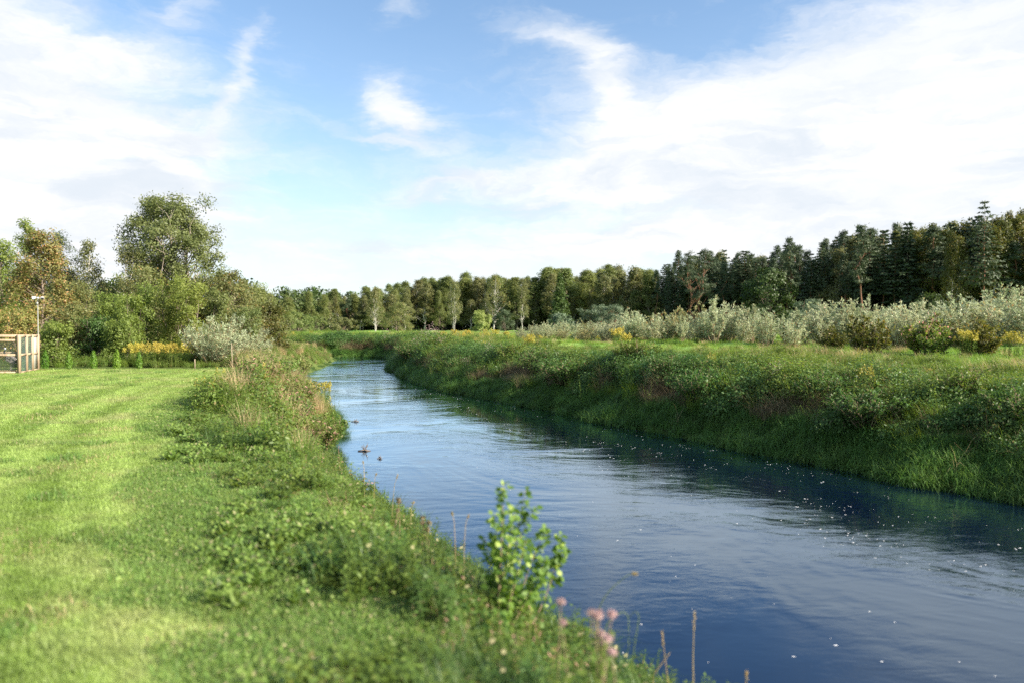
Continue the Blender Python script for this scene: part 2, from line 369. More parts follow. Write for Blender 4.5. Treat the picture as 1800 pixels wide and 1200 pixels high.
# ------------------------------------------------------------------ terrain
LEFT = np.array([(30, -40), (14, -15), (6.8, -5), (3.1, 1.5), (2.6, 4.5), (1.85, 6.8), (-.25, 11), (-2.6, 15.5), (-4.7, 20), (-5.7, 24), (-6.3, 28.7), (-7.2, 32), (-9.6, 38),
                 (-10.9, 42), (-13.2, 49), (-15.8, 56), (-16.9, 62), (-17.6, 72), (-19.2, 82), (-20.4, 90), (-24, 93.5), (-38, 94), (-80, 90)], float)
RIGHT = np.array([(48, -40), (30, -15), (22, -4), (17.2, 5), (13.9, 12), (11.2, 16.8), (9.7, 18.7), (7.6, 22.8), (4.1, 30.2), (0, 38.6), (-3.4, 44.6), (-7.9, 57), (-11.0, 70),
                  (-12.3, 79), (-13.2, 86), (-14.8, 93), (-19, 98.5), (-38, 100), (-80, 97)], float)
WZ = -1.6
POLY = np.vstack([LEFT, RIGHT[::-1]])
def dist_poly(x, y, pl):
    d = np.full(x.shape, 1e9)
    for a, b in zip(pl[:-1], pl[1:]):
        ab = b-a; t = np.clip(((x-a[0])*ab[0]+(y-a[1])*ab[1])/(ab@ab), 0, 1)
        d = np.minimum(d, np.hypot(x-a[0]-t*ab[0], y-a[1]-t*ab[1]))
    return d
def inside(x, y, poly):
    c = np.zeros(x.shape, bool); n = len(poly)
    for i in range(n):
        x1, y1 = poly[i]; x2, y2 = poly[(i+1) % n]
        k = ((y1 > y) != (y2 > y)) & (x < (x2-x1)*(y-y1)/((y2-y1)+1e-12)+x1)
        c ^= k
    return c
def field(x, y):
    """signed distance to the water's edge (positive on land), True on the left bank"""
    x = np.atleast_1d(np.asarray(x, float)); y = np.atleast_1d(np.asarray(y, float))
    dl, dr = dist_poly(x, y, LEFT), dist_poly(x, y, RIGHT)
    s = np.minimum(dl, dr); s = np.where(inside(x, y, POLY), -s, s)
    s = s+(vnoise(x*.55, y*.55, 5)-.5)*.7+(vnoise(x*1.7, y*1.7, 8)-.5)*.3
    return s, dl < dr
def height(x, y, sd=None):
    s, lf = sd if sd else field(x, y)
    n = fbm(np.asarray(x)*.3, np.asarray(y)*.3, 3)-.5
    zl = WZ+1.6*sstep(np.clip(s, 0, None)/2.6*.93+.035)
    zr = WZ+.12*(s > 0)+(2.25+.6*n)*(1-np.exp(-(np.clip(s, 0, None)/2.5)**1.25))+.25*sstep((s-5)/14)
    z = np.where(lf, zl+n*.22*sstep(s/3)*(s > 0), zr+n*.35*sstep(s/6))
    z = np.where(lf & (s > 4), z-(n*.22*sstep(s/3))*.7, z)
    return np.where(s > 0, z, WZ-.05-.9*sstep(-s/1.6))
def hz(x, y): return float(height(np.array([x]), np.array([y]))[0])

LAWN = np.array([(-.2, -9), (-.9, 1), (-1.5, 4.75), (-3.4, 7.3), (-5.2, 11), (-8, 17), (-10.9, 25.8), (-12.9, 35), (-13.4, 38.5), (-14.5, 39.8), (-30, 40.4), (-60, 41), (-60, -9)], float)
def on_lawn(x, y):
    w = (fbm(x*.8, y*.8, 21)-.5)*2.0
    return inside(np.asarray(x)+w, np.asarray(y)+w*.3, LAWN)

def axis(parts):
    o = []
    for a, b, st in parts: o += list(np.arange(a, b, st))
    return np.array(o)
gx = axis([(-2500, -400, 300), (-400, -80, 20), (-80, -34, 2), (-34, 40, .45), (40, 90, 2), (90, 400, 20), (400, 2600, 300)])
gy = axis([(-400, -40, 40), (-40, -6, 2), (-6, 112, .45), (112, 300, 6), (300, 700, 50), (700, 5200, 500)])
GX, GY = np.meshgrid(gx, gy)
sd = field(GX.ravel(), GY.ravel())
GZ = height(GX.ravel(), GY.ravel(), sd)
far = np.hypot(GX.ravel(), GY.ravel())
V = np.stack([GX.ravel(), GY.ravel(), GZ], 1)
nx, ny = len(gx), len(gy)
ii, jj = np.meshgrid(np.arange(ny-1), np.arange(nx-1), indexing='ij')
Qg = np.stack([ii*nx+jj, ii*nx+jj+1, (ii+1)*nx+jj+1, (ii+1)*nx+jj], -1).reshape(-1, 4)
gb = MB(); gb.add(V, Qg)
ground = gb.build('ground', ground_mat(), smooth=True)
tag(ground, 'green ground of banks, meadow and verge', 'ground', kind='structure')
at = ground.data.attributes.new('meadow', 'FLOAT', 'POINT')
mead = sstep((sd[0]-5.0)/4)*np.where(sd[1], 0, 1)*sstep((V[:, 1]-15)/20) + sstep((V[:, 1]-96)/10)*np.where(sd[1], 0, 1)
at.data.foreach_set('value', np.clip(mead, 0, 1).astype(np.float32))
# the lawn: its own sheet a little above the ground
cx = V[Qg].mean(1); inl = on_lawn(cx[:, 0], cx[:, 1]) & (cx[:, 0] > -60) & (cx[:, 1] > -9)
used = np.unique(Qg[inl]); remap = -np.ones(len(V), int); remap[used] = np.arange(len(used))
lb = MB(); lb.add(V[used]+[0, 0, .006], remap[Qg[inl]])
lawn = lb.build('lawn', lawn_mat(), smooth=True); tag(lawn, 'light green mown lawn with curved mowing stripes', 'lawn', kind='structure')
wb = MB(); wb.add([(-120, -45, WZ), (60, -45, WZ), (60, 112, WZ), (-120, 112, WZ)], [[0, 1, 2, 3]])
river = wb.build('river', water_mat()); tag(river, 'rippled blue river reflecting clouds and the dark bank', 'river', kind='structure')

# ------------------------------------------------------------------ plant generators
def unit(v): return v/(np.linalg.norm(v, axis=-1, keepdims=True)+1e-9)
def curve(rng, p0, p1, n=5, wig=.06, sag=0.0):
    t = np.linspace(0, 1, n)[:, None]; L = np.linalg.norm(np.asarray(p1)-p0)
    p = p0+(np.asarray(p1)-p0)*t
    w = rng.normal(size=(n, 3))*wig*L*np.sin(t*np.pi); p = p+w; p[:, 2] += sag*L*np.sin(t[:, 0]*np.pi)
    return p
def make_tree(seed, H, R, cb, prof, nc, cr, nl, ls, asp=.55, tr=.2, rise=.6, flat=.7, leaf='aspen_leaf', bark='bark', forks=1, lean=.03, inner=.35, droop=0.0, spread=.25, wob=.05, name='tree', seg=6):
    """trunk with limbs (one mesh) and a crown of leaf clumps (one mesh)"""
    rng = rs(seed); tb, lbm = MB(), MB()
    stems = []
    for f in range(forks):
        a = rng.uniform(0, 6.28); off = (0 if forks == 1 else spread)*R
        base = np.array([0, 0, -.3]) if forks == 1 else np.array([math.cos(a+f*2.1)*off*.25, math.sin(a+f*2.1)*off*.25, -.3])
        top = np.array([math.cos(a+f*2.1)*off+rng.normal()*lean*H, math.sin(a+f*2.1)*off+rng.normal()*lean*H, H*(.97 if f == 0 else rng.uniform(.78, .93))])
        p = curve(rng, base, top, 9, wob*.4)
        stems.append(p); tb.tube(p, tr*(1-.92*np.linspace(0, 1, 9)**1.1)*(1 if forks == 1 else .75), seg)
    ts = (np.arange(nc)+rng.uniform(0, 1, nc))/nc
    ts = ts**.9
    for i in range(nc):
        t = ts[i]; zc = H*(cb+(1-cb)*t); a = rng.uniform(0, 6.28)
        r = R*prof(t)*(inner+(1-inner)*math.sqrt(rng.uniform()))*rng.uniform(.8, 1.12)
        st = stems[rng.integers(len(stems))]
        k = np.interp(max(zc-rise*r-.02*H, .12*H), st[:, 2], np.arange(9)); k0 = int(min(k, 7)); pt = st[k0]+(st[k0+1]-st[k0])*(k-k0)
        cz = np.interp(zc, st[:, 2], np.arange(9)); c0 = int(min(cz, 7)); ax = st[c0]+(st[c0+1]-st[c0])*(cz-c0)
        w = 1 if forks == 1 else .75
        c = np.array([ax[0]*w+math.cos(a)*r, ax[1]*w+math.sin(a)*r, zc-droop*r])
        fr = tr*.34*(1-t*.7)*min(1, .35+r/R)
        tb.tube(curve(rng, pt, c, 4, .07, .05), fr*np.array([1, .7, .45, .18]), 4, cap=False)
        kk = int(nl*rng.uniform(.55, 1.3)); s_ = cr*rng.uniform(.65, 1.25)
        d = unit(rng.normal(size=(kk, 3)))*(rng.uniform(0, 1, (kk, 1))**.45)
        P = c+d*s_*np.array([1, 1, flat])+rng.normal(size=(kk, 3))*s_*.12
        if droop: P[:, 2] -= np.abs(rng.normal(size=kk))*s_*droop
        out = unit(np.array([math.cos(a), math.sin(a), .35]))
        N = unit(d*.7+out*.5+rng.normal(size=(kk, 3))*.55+[0, 0, .25])
        L = ls*rng.uniform(.6, 1.35, kk)
        T = None
        if droop: T = rng.normal(size=(kk, 3))*.5+[0, 0, -1]
        lbm.leaves(P, N, L, L*asp, rng, T)
    return tb.mesh(name+'_trunk', M[bark], True), lbm.mesh(name+'_crown', M[leaf])

def make_conifer(seed, H, R, cb, nt, leaf='spruce_needle', bark='bark', ls=.3, tr=.16, power=1.0, nb=9, dens=9, up=-.25, name='conifer'):
    """tiers of drooping boughs round a straight trunk"""
    rng = rs(seed); tb, lbm = MB(), MB()
    p = curve(rng, np.array([0, 0, -.3]), np.array([0, 0, H]), 7, .004); tb.tube(p, tr*(1-.95*np.linspace(0, 1, 7)), 6)
    for i in range(nt):
        t = i/(nt-1); z = H*(cb+(1-cb)*t)*.99; r = R*(1-t)**power*rng.uniform(.82, 1.12)+.06*R
        n = max(4, int(nb*(1-.5*t)))
        for j in range(n):
            a = j*6.283/n+rng.uniform(-.3, .3)+i; rr = r*rng.uniform(.72, 1.15)
            e = np.array([math.cos(a)*rr, math.sin(a)*rr, z+up*rr]); b = np.array([0, 0, z])
            c = curve(rng, b, e, 4, .03, .10); tb.tube(c, tr*.16*np.array([1, .7, .4, .15])*(1-t*.6), 3, cap=False)
            k = int(dens*max(2, rr/ls*1.2)); u = rng.uniform(.12, 1.02, k)
            P = b+(e-b)*u[:, None]; P[:, 2] += .10*rr*np.sin(u*3.14)
            side = np.array([-math.sin(a), math.cos(a), 0]); w = rng.normal(size=k)*.26*rr*(1.1-u)+rng.normal(size=k)*.05
            P = P+side*w[:, None]; P[:, 2] -= np.abs(rng.normal(size=k))*.10*rr*.6
            N = unit(np.array([math.cos(a)*.5, math.sin(a)*.5, .7])+rng.normal(size=(k, 3))*.4)
            T = np.array([math.cos(a), math.sin(a), -.35])+side*np.sign(w)[:, None]*.8+rng.normal(size=(k, 3))*.3
            L = ls*rng.uniform(.6, 1.3, k); lbm.leaves(P, N, L, L*.42, rng, T)
    return tb.mesh(name+'_trunk', M[bark], True), lbm.mesh(name+'_crown', M[leaf])

def make_shrub(seed, H, R, ns, ntw, nlf, L, W, leaf='silver_leaf', tw=.8, up=.55, name='shrub', bark='twig', sr=.02, start=.15, taper=.7):
    """many stems from the ground, twigs along them, narrow leaves along the twigs"""
    rng = rs(seed); tb, lbm = MB(), MB()
    for s_ in range(ns):
        a = rng.uniform(0, 6.28); rr = R*math.sqrt(rng.uniform(.0, 1)); h = H*rng.uniform(.6, 1)*(1-.35*(rr/R)**2)
        b = np.array([math.cos(a)*rr*.25, math.sin(a)*rr*.25, -.1]); e = np.array([math.cos(a)*rr, math.sin(a)*rr, h])
        p = curve(rng, b, e, 6, .035, 0); tb.tube(p, sr*(1-.85*np.linspace(0, 1, 6)), 4, cap=False)
        for j in range(ntw):
            u = start+(1-start)*(j+rng.uniform())/ntw; k = u*5; k0 = int(min(k, 4)); pt = p[k0]+(p[k0+1]-p[k0])*(k-k0)
            aa = rng.uniform(0, 6.28); ln = tw*R*.55*rng.uniform(.5, 1.1)*(1.15-taper*u)
            d = unit(np.array([math.cos(aa), math.sin(aa), up+rng.uniform(0, .5)])); e2 = pt+d*ln
            tb.tube(np.array([pt, (pt+e2)/2+[0, 0, -.02*ln], e2]), sr*.3*np.array([1, .6, .3]), 3, cap=False)
            v = rng.uniform(.1, 1.05, nlf); P = pt+(e2-pt)*v[:, None]+rng.normal(size=(nlf, 3))*.015
            T = d+rng.normal(size=(nlf, 3))*.65; N = rng.normal(size=(nlf, 3))+[0, 0, .5]
            LL = L*rng.uniform(.6, 1.2, nlf); lbm.leaves(P, N, LL, LL*W, rng, T)
    return tb.mesh(name+'_stems', M[bark], True), lbm.mesh(name+'_foliage', M[leaf])

def plant(kind, meshes, x, y, h_scale=1.0, w_scale=None, rz=None, label='', cat='tree', group=None, parts=('trunk', 'crown'), z=None, rng=random.Random(5)):
    rz = rng.uniform(0, 6.28) if rz is None else rz
    w = h_scale if w_scale is None else w_scale
    z = hz(x, y) if z is None else z
    e = empty(kind, (x, y, z), rz, (w, w, h_scale)); tag(e, label, cat, group)
    for nm, me in zip(parts, meshes):
        o = bpy.data.objects.new(nm, me); col.objects.link(o); o.parent = e
    return e
def X(px, d): return (px-900)/FPX*d
def ZT(py, d): return CAMZ-(py-HOR)/FPX*d

ovoid = lambda t: (math.sin(math.pi*(.12+.87*t)**.85)**.75)*(1-.3*t)
round_ = lambda t: math.sqrt(max(0, 1-(2*t-1)**2))*.95+.08
birchp = lambda t: (math.sin(math.pi*min(1, .10+.89*t))**.75)*(1-.45*t)
pinep = lambda t: (.50+.5*math.sin(math.pi*t))*(1-.85*t**2.5)
domep = lambda t: math.sqrt(max(0.02, 1-t**2.2))
ORD = ['first', 'second', 'third', 'fourth', 'fifth', 'sixth', 'seventh', 'eighth', 'ninth', 'tenth', 'eleventh', 'twelfth', 'thirteenth', 'fourteenth', 'fifteenth', 'sixteenth',
       'seventeenth', 'eighteenth', 'nineteenth', 'twentieth']

# ------------------------------------------------------------------ trees behind the lawn, left
def left_trees():
    def unique(kind, name, px, d, top, label, cat='tree', rz=None, **kw):
        Hh = ZT(top, d)-0.0
        R = kw.pop('wpx')/2/FPX*d
        me = make_tree(kw.pop('seed'), Hh, R, **kw, name=name)
        return plant(kind, me, X(px, d), d, 1, label=label, cat=cat, rz=0 if rz is None else rz, group='trees behind the lawn')
    unique('ash_tree', 'ash', 318, 62, 354, 'tallest tree behind the lawn, broad domed dark green crown over several pale trunks', seed=8, wpx=168, cb=.42, prof=lambda t: (.72+.28*math.sin(math.pi*min(1, t*1.2)))*math.sqrt(max(.05, 1-(t*.93)**3)),
           nc=150, cr=.84, nl=250, ls=.18, tr=.26, forks=5, leaf='ash_leaf', bark='pale_bark', spread=.55, flat=.8, inner=.42, rise=1.1)
    unique('autumn_tree', 'autumn', 66, 50, 412, 'tree turning orange behind the timber aviary', seed=11, wpx=150, cb=.12, prof=lambda t: 1.02-.72*t, nc=120, cr=.62, nl=140, ls=.15, tr=.15, leaf='orange_leaf', flat=.8, forks=1)
    unique('pale_tree', 'pale', -12, 54, 428, 'pale green tree cut by the left edge of the photo', seed=12, wpx=130, cb=.15, prof=ovoid, nc=80, cr=.8, nl=130, ls=.16, tr=.17, leaf='lush_leaf', forks=2)
    unique('slender_tree', 'slender', 64, 68, 388, 'slender green tree top rising above the orange tree', seed=13, wpx=70, cb=.30, prof=ovoid, nc=60, cr=.6, nl=90, ls=.18, tr=.17, leaf='lush_leaf')
    unique('pine_tree', 'leftpine', 118, 66, 412, 'bluish pine between the orange tree and the thin birches', seed=14, wpx=74, cb=.34, prof=pinep, nc=44, cr=.75, nl=130, ls=.2, asp=.3, tr=.19, leaf='pine_needle', bark='pine_bark', flat=.5, rise=.1)
    unique('birch_tree', 'leftbirch', 166, 60, 422, 'thin birch with airy hanging crown, between pine and tallest tree', seed=15, wpx=66, cb=.32, prof=birchp, nc=60, cr=.6, nl=90, ls=.15, tr=.13, leaf='birch_leaf', bark='birch_bark', droop=.5, forks=2, spread=.3)
    unique('birch_tree', 'sparsebirch', 226, 58, 432, 'sparse small birch just left of the tallest tree', seed=16, wpx=70, cb=.30, prof=birchp, nc=44, cr=.6, nl=85, ls=.15, tr=.11, leaf='birch_leaf', bark='birch_bark', droop=.3, forks=2, spread=.3)
    unique('hedge_maple', 'oliveround', 252, 55, 474, 'rounded olive tree below the left side of the tallest tree', seed=17, wpx=90, cb=.12, prof=round_, nc=80, cr=.6, nl=130, ls=.14, tr=.13, leaf='olive_leaf', forks=3)
    unique('willow_tree', 'rightwillow', 412, 60, 476, 'olive willow tree with drooping crown right of the tallest tree', seed=18, wpx=96, cb=.12, prof=round_, nc=110, cr=.75, nl=140, ls=.17, tr=.18, leaf='olive_leaf', forks=3, droop=.35)
    unique('willow_tree', 'rightwillow2', 372, 63, 486, 'dark willow wedged between tallest tree and drooping olive willow', seed=19, wpx=90, cb=.12, prof=round_, nc=90, cr=.75, nl=140, ls=.17, tr=.18, leaf='ash_leaf', forks=2, droop=.2)
    unique('crab_tree', 'crab', 462, 66, 536, 'low arching yellow-green tree at the right end of the left trees', seed=20, wpx=84, cb=.08, prof=domep, nc=90, cr=.6, nl=120, ls=.16, tr=.12, leaf='yellow_birch_leaf', forks=3, flat=.5)
    unique('alder_tree', 'alderfar', 448, 84, 505, 'small round green tree behind the low arching tree', seed=29, wpx=60, cb=.1, prof=round_, nc=70, cr=.8, nl=110, ls=.2, tr=.12, leaf='aspen_leaf', forks=2)
    # understorey row of lush saplings
    rows = [(150, 500, 54, 60, 'olive_leaf', 'grey-green sapling below the thin birch'), (195, 520, 50, 64, 'lush_leaf', 'leafy sapling under the sparse birch'),
            (232, 522, 47, 60, 'lush_leaf', 'bright sapling behind the middle of the lawn edge'), (268, 505, 50, 58, 'lush_leaf', 'upright green sapling left of centre under the tallest tree'),
            (300, 488, 49, 52, 'lush_leaf', 'tallest of the green saplings under the tallest tree'), (336, 500, 48, 60, 'lush_leaf', 'dense green sapling under the right of the tallest tree'),
            (372, 512, 50, 60, 'aspen_leaf', 'light green sapling above the silver willow bush'), (130, 540, 47, 60, 'olive_leaf', 'browning sapling right of the orange tree'),
            (94, 572, 43, 56, 'lush_leaf', 'bright green bush right beside the lamp post'), (36, 545, 45, 80, 'orange_leaf', 'low browning bush directly behind the aviary'),
            (-6, 540, 47, 80, 'lush_leaf', 'green bush behind the aviary at the left edge'), (424, 545, 56, 76, 'aspen_leaf', 'green bush behind the silver willow bush'),
            (172, 560, 46, 60, 'herb_dark', 'low dark bush behind the third little thuja'), (214, 566, 45, 60, 'lush_leaf', 'low leafy bush behind the fourth little thuja')]
    for i, (px, top, d, w, lf, lab) in enumerate(rows):
        Hh = ZT(top, d)
        me = make_tree(40+i, Hh, w/2/FPX*d*1.15, .06, lambda t: (1-.55*t)*(.85+.3*math.sin(9*t)), 62, .42, 110, .13, .5, .07, 1.0, .9, leaf=lf, bark='bark', forks=3, spread=.5, name='sapling')
        plant('sapling', me, X(px, d), d, 1, label=lab, cat='sapling' if top < 530 else 'bush', group='saplings and bushes behind the lawn', rz=0)
left_trees()
def left_fill():
    rng = random.Random(4)
    fam = [make_tree(80+i, 6, 2.6, .04, lambda t: (1-.6*t**2), 80, .7, 120, .2, .5, .1, .8, .9, leaf=lf, forks=3, spread=.6, name='filler') for i, lf in enumerate(('olive_leaf', 'lush_leaf', 'ash_leaf', 'aspen_leaf'))]
    for i, (px, top, d) in enumerate([(-30, 520, 58), (22, 500, 60), (92, 508, 60), (140, 515, 58), (185, 512, 62), (215, 500, 66), (262, 515, 60), (300, 520, 64), (345, 515, 60), (390, 525, 66), (440, 530, 72), (480, 540, 80), (110, 480, 70), (240, 490, 72), (20, 470, 72)]):
        s = ZT(top, d)/6; plant('woodland_tree', fam[i % 4], X(px, d), d, s, s*1.1, label=['leafy tree behind the aviary, cut by the left edge', 'leafy green tree filling behind the orange tree', 'dull tree just right of the orange tree', 'pale leafy tree behind the lamp post bush', 'olive tree under the thin birch', 'leafy tree behind the sparse small birch', 'dull green tree hidden below the tallest tree', 'pale leafy tree under the tallest tree', 'olive tree behind the right-hand saplings', 'green tree behind the silver willow bush', 'dull green tree behind the low arching tree', 'pale leafy tree ending the left trees', 'olive treetop between the pine and the thin birch', 'green treetop left of the tallest tree', 'dull treetop behind the orange tree'][i], group='filling trees behind the lawn', rng=rng)
left_fill()

# ------------------------------------------------------------------ the far wood
SKY = np.array([(420, 492), (470, 516), (520, 518), (560, 520), (600, 512), (640, 505), (700, 499), (760, 492), (800, 488), (860, 486), (920, 488), (950, 480), (1000, 475), (1100, 471), (1150, 469), (1170, 462),
                (1215, 446), (1250, 452), (1300, 440), (1340, 446), (1385, 432), (1410, 440), (1450, 424), (1510, 404), (1560, 398), (1600, 404), (1650, 397), (1700, 390), (1760, 382), (1900, 372)], float)
DEP = np.array([(400, 150), (500, 185), (600, 215), (800, 225), (1000, 212), (1200, 186), (1500, 155), (1900, 128)], float)
def far_wood():
    P = {}
    def fam(key, n, f): P[key] = [f(i) for i in range(n)]
    fam('aspen', 4, lambda i: make_tree(100+i, 16, 3.5, .14, lambda t: (1-t)**.6*(.9+.35*math.sin(8*t+2*i)), 120, .85, 95, .28, .6, .17, .8, .9, leaf='aspen_leaf', bark='bark', name='aspen', seg=5))
    fam('birch', 5, lambda i: make_tree(110+i, 16, 3.0, .34, lambda t: (1-t)**.5*(.8+.4*math.sin(7*t+2*i)), 95, .75, 85, .26, .6, .15, 1.0, 1.0, leaf='birch_leaf', bark='birch_bark', droop=.3, forks=1+i % 2, spread=.35, name='birch', seg=5))
    fam('yellow_birch', 3, lambda i: make_tree(120+i, 18, 3.2, .22, lambda t: (1-t)**.6*(.85+.35*math.sin(8*t+2*i)), 110, .85, 85, .28, .6, .15, 1.0, 1.1, leaf='yellow_birch_leaf', bark='birch_bark', droop=.4, name='yellowbirch', seg=5))
    fam('pine', 4, lambda i: make_tree(130+i, 20, 2.7, .46+.04*(i % 3), lambda t: (1-t)**.55*(.8+.35*math.sin(9*t+i)), 46, .85, 110, .36, .32, .22, .1+.1*(i % 2), .42, leaf='pine_needle', bark='pine_bark', inner=.25, lean=.012, name='pine', seg=6))
    P['pine'] += [make_conifer(150+i, 20, 2.7, .34+.06*i, 15+2*i, ls=.48, leaf='pine_needle', bark='pine_bark', nb=7, dens=9, up=.10, power=.62, name='raggedpine') for i in range(4)]
    fam('spruce', 3, lambda i: make_conifer(140+i, 19, 3.0, .10, 26, ls=.55, leaf='pine_needle', nb=9, dens=7, name='spruce'))
    rng = random.Random(77)
    # counts per segment between landmarks make each front-row label point to one tree
    LM = [(-400, 'the bend of the river'), (735, 'the tall forked birch'), (865, 'the sunlit spruce'), (985, 'the round pine bush'), (1085, 'the forked red pine'), (1225, 'the tall lone-topped pine'),
          (1385, 'the pine in the middle of the right wood'), (1512, 'the ragged tallest pine'), (1728, None)]
    KN = {'aspen': ('aspen_tree', 'leafy aspen'), 'birch': ('birch_tree', 'white-stemmed birch'), 'yellow_birch': ('birch_tree', 'yellowing birch'), 'pine': ('pine_tree', 'bare-stemmed pine'), 'spruce': ('spruce_tree', 'dark spruce')}
    land = [(735, 'the fork-limbed birch at the river bend'), (865, 'the forked white birch'), (985, 'the sunlit spruce'), (1225, 'the forked red pine'), (1385, 'the lone-topped pine'), (1728, 'the ragged tallest pine')]
    cnt = {}
    def front_label(key, px):
        prev = [l for l in land if l[0] < px]
        anchor = prev[-1][1] if prev else 'the left bank trees'
        k = cnt.get((key, anchor), 0); cnt[(key, anchor)] = k+1
        return f"{ORD[min(k, 19)]} {KN[key][1]} right of {anchor}"
    def kind_at(px, row):
        u = rng.random()
        if px < 1150:
            return 'aspen' if u < (.55 if row else .40) else ('birch' if u < .95 else 'pine') 
        if px < 1560:
            return 'pine' if u < .78 else ('spruce' if u < .90 else 'birch')
        return 'yellow_birch' if u < .52 else ('pine' if u < .84 else 'spruce')
    H0 = {'aspen': 16, 'birch': 16, 'yellow_birch': 18, 'pine': 20, 'spruce': 19}
    for row in range(5):
        px = 425+rng.uniform(0, 8)
        while px < 1850:
            d = np.interp(px, DEP[:, 0], DEP[:, 1])+row*5.5+rng.uniform(-2, 2)
            key = kind_at(px, row)
            top = np.interp(px, SKY[:, 0], SKY[:, 1])+rng.triangular(-1.1, 1.6, .1)*(11 if px < 1150 else 17)+2+row*1.0
            # shorter trees in front at the left end
            if row == 0: top += rng.choice([0, 4, 14, 26, 38, 48]) if px < 1150 else rng.choice([0, 4, 12, 30])
            x = X(px, d); zb = hz(x, d)-.1; h = ZT(top, d)-zb; s = h/H0[key]
            w = max(s, .55)*(rng.uniform(.95, 1.75) if px < 1150 else rng.uniform(.75, 1.5))
            if row == 0: lab, grp = front_label(key, px), 'front row of the far wood'
            else: lab, grp = f"{KN[key][1]} crown among the back rows, right of {([l[1] for l in land if l[0] < px] or ['the left bank trees'])[-1]}", f"{key.replace('_', ' ')} crowns in the back rows of the far wood"
            plant(KN[key][0], rng.choice(P[key]), x, d, s, w, label=lab, group=grp, rng=rng, z=zb)
            step = (22 if row == 0 else 24)*(1.35 if px < 1150 else 1.)*(160/d if px > 1150 else 200/d)
            px += step*rng.uniform(.75, 1.25)
    # landmark trees, each in front of the wood
    def lone(kind, me, px, d, top, H, label, ws=1.0, rz=0): 
        s = (ZT(top, d)-hz(X(px, d), d))/H; plant(kind, me, X(px, d), d, s, s*ws, rz=rz, label=label, group='landmark trees before the wood')
    b1 = make_tree(201, 16, 4.2, .26, birchp, 85, .85, 45, .30, .6, .20, 1.3, 1.0, leaf='olive_leaf', bark='birch_bark', droop=.3, forks=3, spread=.35, name='forkedbirch')
    lone('birch_tree', b1, 865, 205, 483, 16, 'sparse forked white birch with long bare pale limbs beside the yellow-green bush')
    b2 = make_tree(202, 14, 3.4, .25, birchp, 80, .8, 60, .30, .6, .17, 1.2, 1.0, leaf='birch_leaf', bark='birch_bark', droop=.3, forks=2, spread=.3, name='bendbirch')
    lone('birch_tree', b2, 660, 190, 505, 14, 'pale-trunked birch standing alone before the wood at the river bend')
    lone('birch_tree', b2, 800, 196, 493, 14, 'leaning pale birch left of the forked white birch', .8, 2)
    b3 = make_tree(203, 12, 2.0, .12, ovoid, 60, .7, 70, .28, .6, .12, 1.2, 1.1, leaf='yellow_birch_leaf', bark='birch_bark', name='slimbirch')
    lone('birch_tree', b3, 593, 170, 535, 12, 'slim olive birch at the water end of the left bank')
    lone('birch_tree', P['birch'][1], 917, 200, 490, 16, 'upright birch between forked birch and sunlit spruce')
    sp = make_conifer(204, 15, 3.6, .03, 30, ls=.5, leaf='spruce_needle', nb=11, dens=9, up=-.1, name='sunspruce')
    lone('spruce_tree', sp, 984, 160, 480, 15, 'sunlit green spruce, pointed, in front of the wood')
    p1 = make_tree(205, 18, 4.2, .42, pinep, 60, .95, 150, .32, .32, .28, .9, .45, leaf='pine_needle', bark='pine_bark', forks=2, spread=.35, name='forkpine')
    lone('pine_tree', p1, 1222, 150, 440, 18, 'tall pine with forked reddish trunk where the pines begin')
    lone('pine_tree', P['pine'][1], 1384, 146, 420, 20, 'pine with a narrow top standing clear above its neighbours', .9)
    lone('pine_tree', P['pine'][3], 1512, 142, 398, 20, 'tall pine with straight bare red trunk, middle of the right wood', 1.0)
    rp = make_conifer(206, 20, 3.1, .38, 17, ls=.5, leaf='pine_needle', bark='pine_bark', nb=6, dens=6, up=.15, power=.7, name='raggedpine')
    lone('pine_tree', rp, 1728, 128, 354, 20, 'ragged tiered pine, tallest of the whole wood, near the right edge', 1.0)
    lone('birch_tree', P['yellow_birch'][0], 1668, 130, 410, 18, 'tall thin white trunk birch before the right wood', .8)
    mp_ = make_tree(207, 11, 4.6, .05, round_, 110, .95, 120, .34, .7, .25, .6, .9, leaf='dark_leaf', name='maple')
    lone('maple_tree', mp_, 1350, 146, 476, 11, 'dark round broadleaf tree in front of the pines')
    for j, (px, d, top, wpx, lf, lab) in enumerate([(846, 150, 548, 34, 'pale_leaf', 'yellow-green upright bush left of the forked birch foot'), (598, 150, 560, 60, 'birch_leaf', 'grey-green bush at the foot of the slim birch'),
                                      (560, 150, 558, 66, 'aspen_leaf', 'low green bushy tree at the far end of the left bank'), (695, 165, 534, 56, 'olive_leaf', 'pale bushy willow before the dark wood'),
                                      (520, 135, 550, 74, 'aspen_leaf', 'bushy green tree between left bank trees and the wood'), (985, 125, 553, 46, 'young_pine_needle', 'low bluish bush at the foot of the sunlit spruce'),
                                      (1640, 105, 520, 60, 'dark_leaf', 'dark undergrowth tree below the tall thin white birch'), (890, 190, 546, 40, 'pine_needle', 'young leaning pine at the forked birch foot')]):
        H_ = ZT(top, d)-hz(X(px, d), d)
        me = make_tree(300+j, H_, wpx/2/FPX*d, .05, domep, 60, H_*.13, 120, .24, .5, .10, .9, .8, leaf=lf, forks=3, spread=.5, name='bushytree')
        plant('bush', me, X(px, d), d, 1, label=lab, cat='bush', group='bushes before the wood', rz=0)
    pb = make_tree(320, 3.8, 3.1, .10, domep, 120, .42, 190, .17, .28, .12, .5, .7, leaf='young_pine_needle', bark='pine_bark', forks=4, spread=.5, name='pinebush')
    plant('pine_bush', pb, X(1066, 88), 88, .90, 1.0, label='broad round bluish pine bush in the meadow', cat='bush', rz=0)
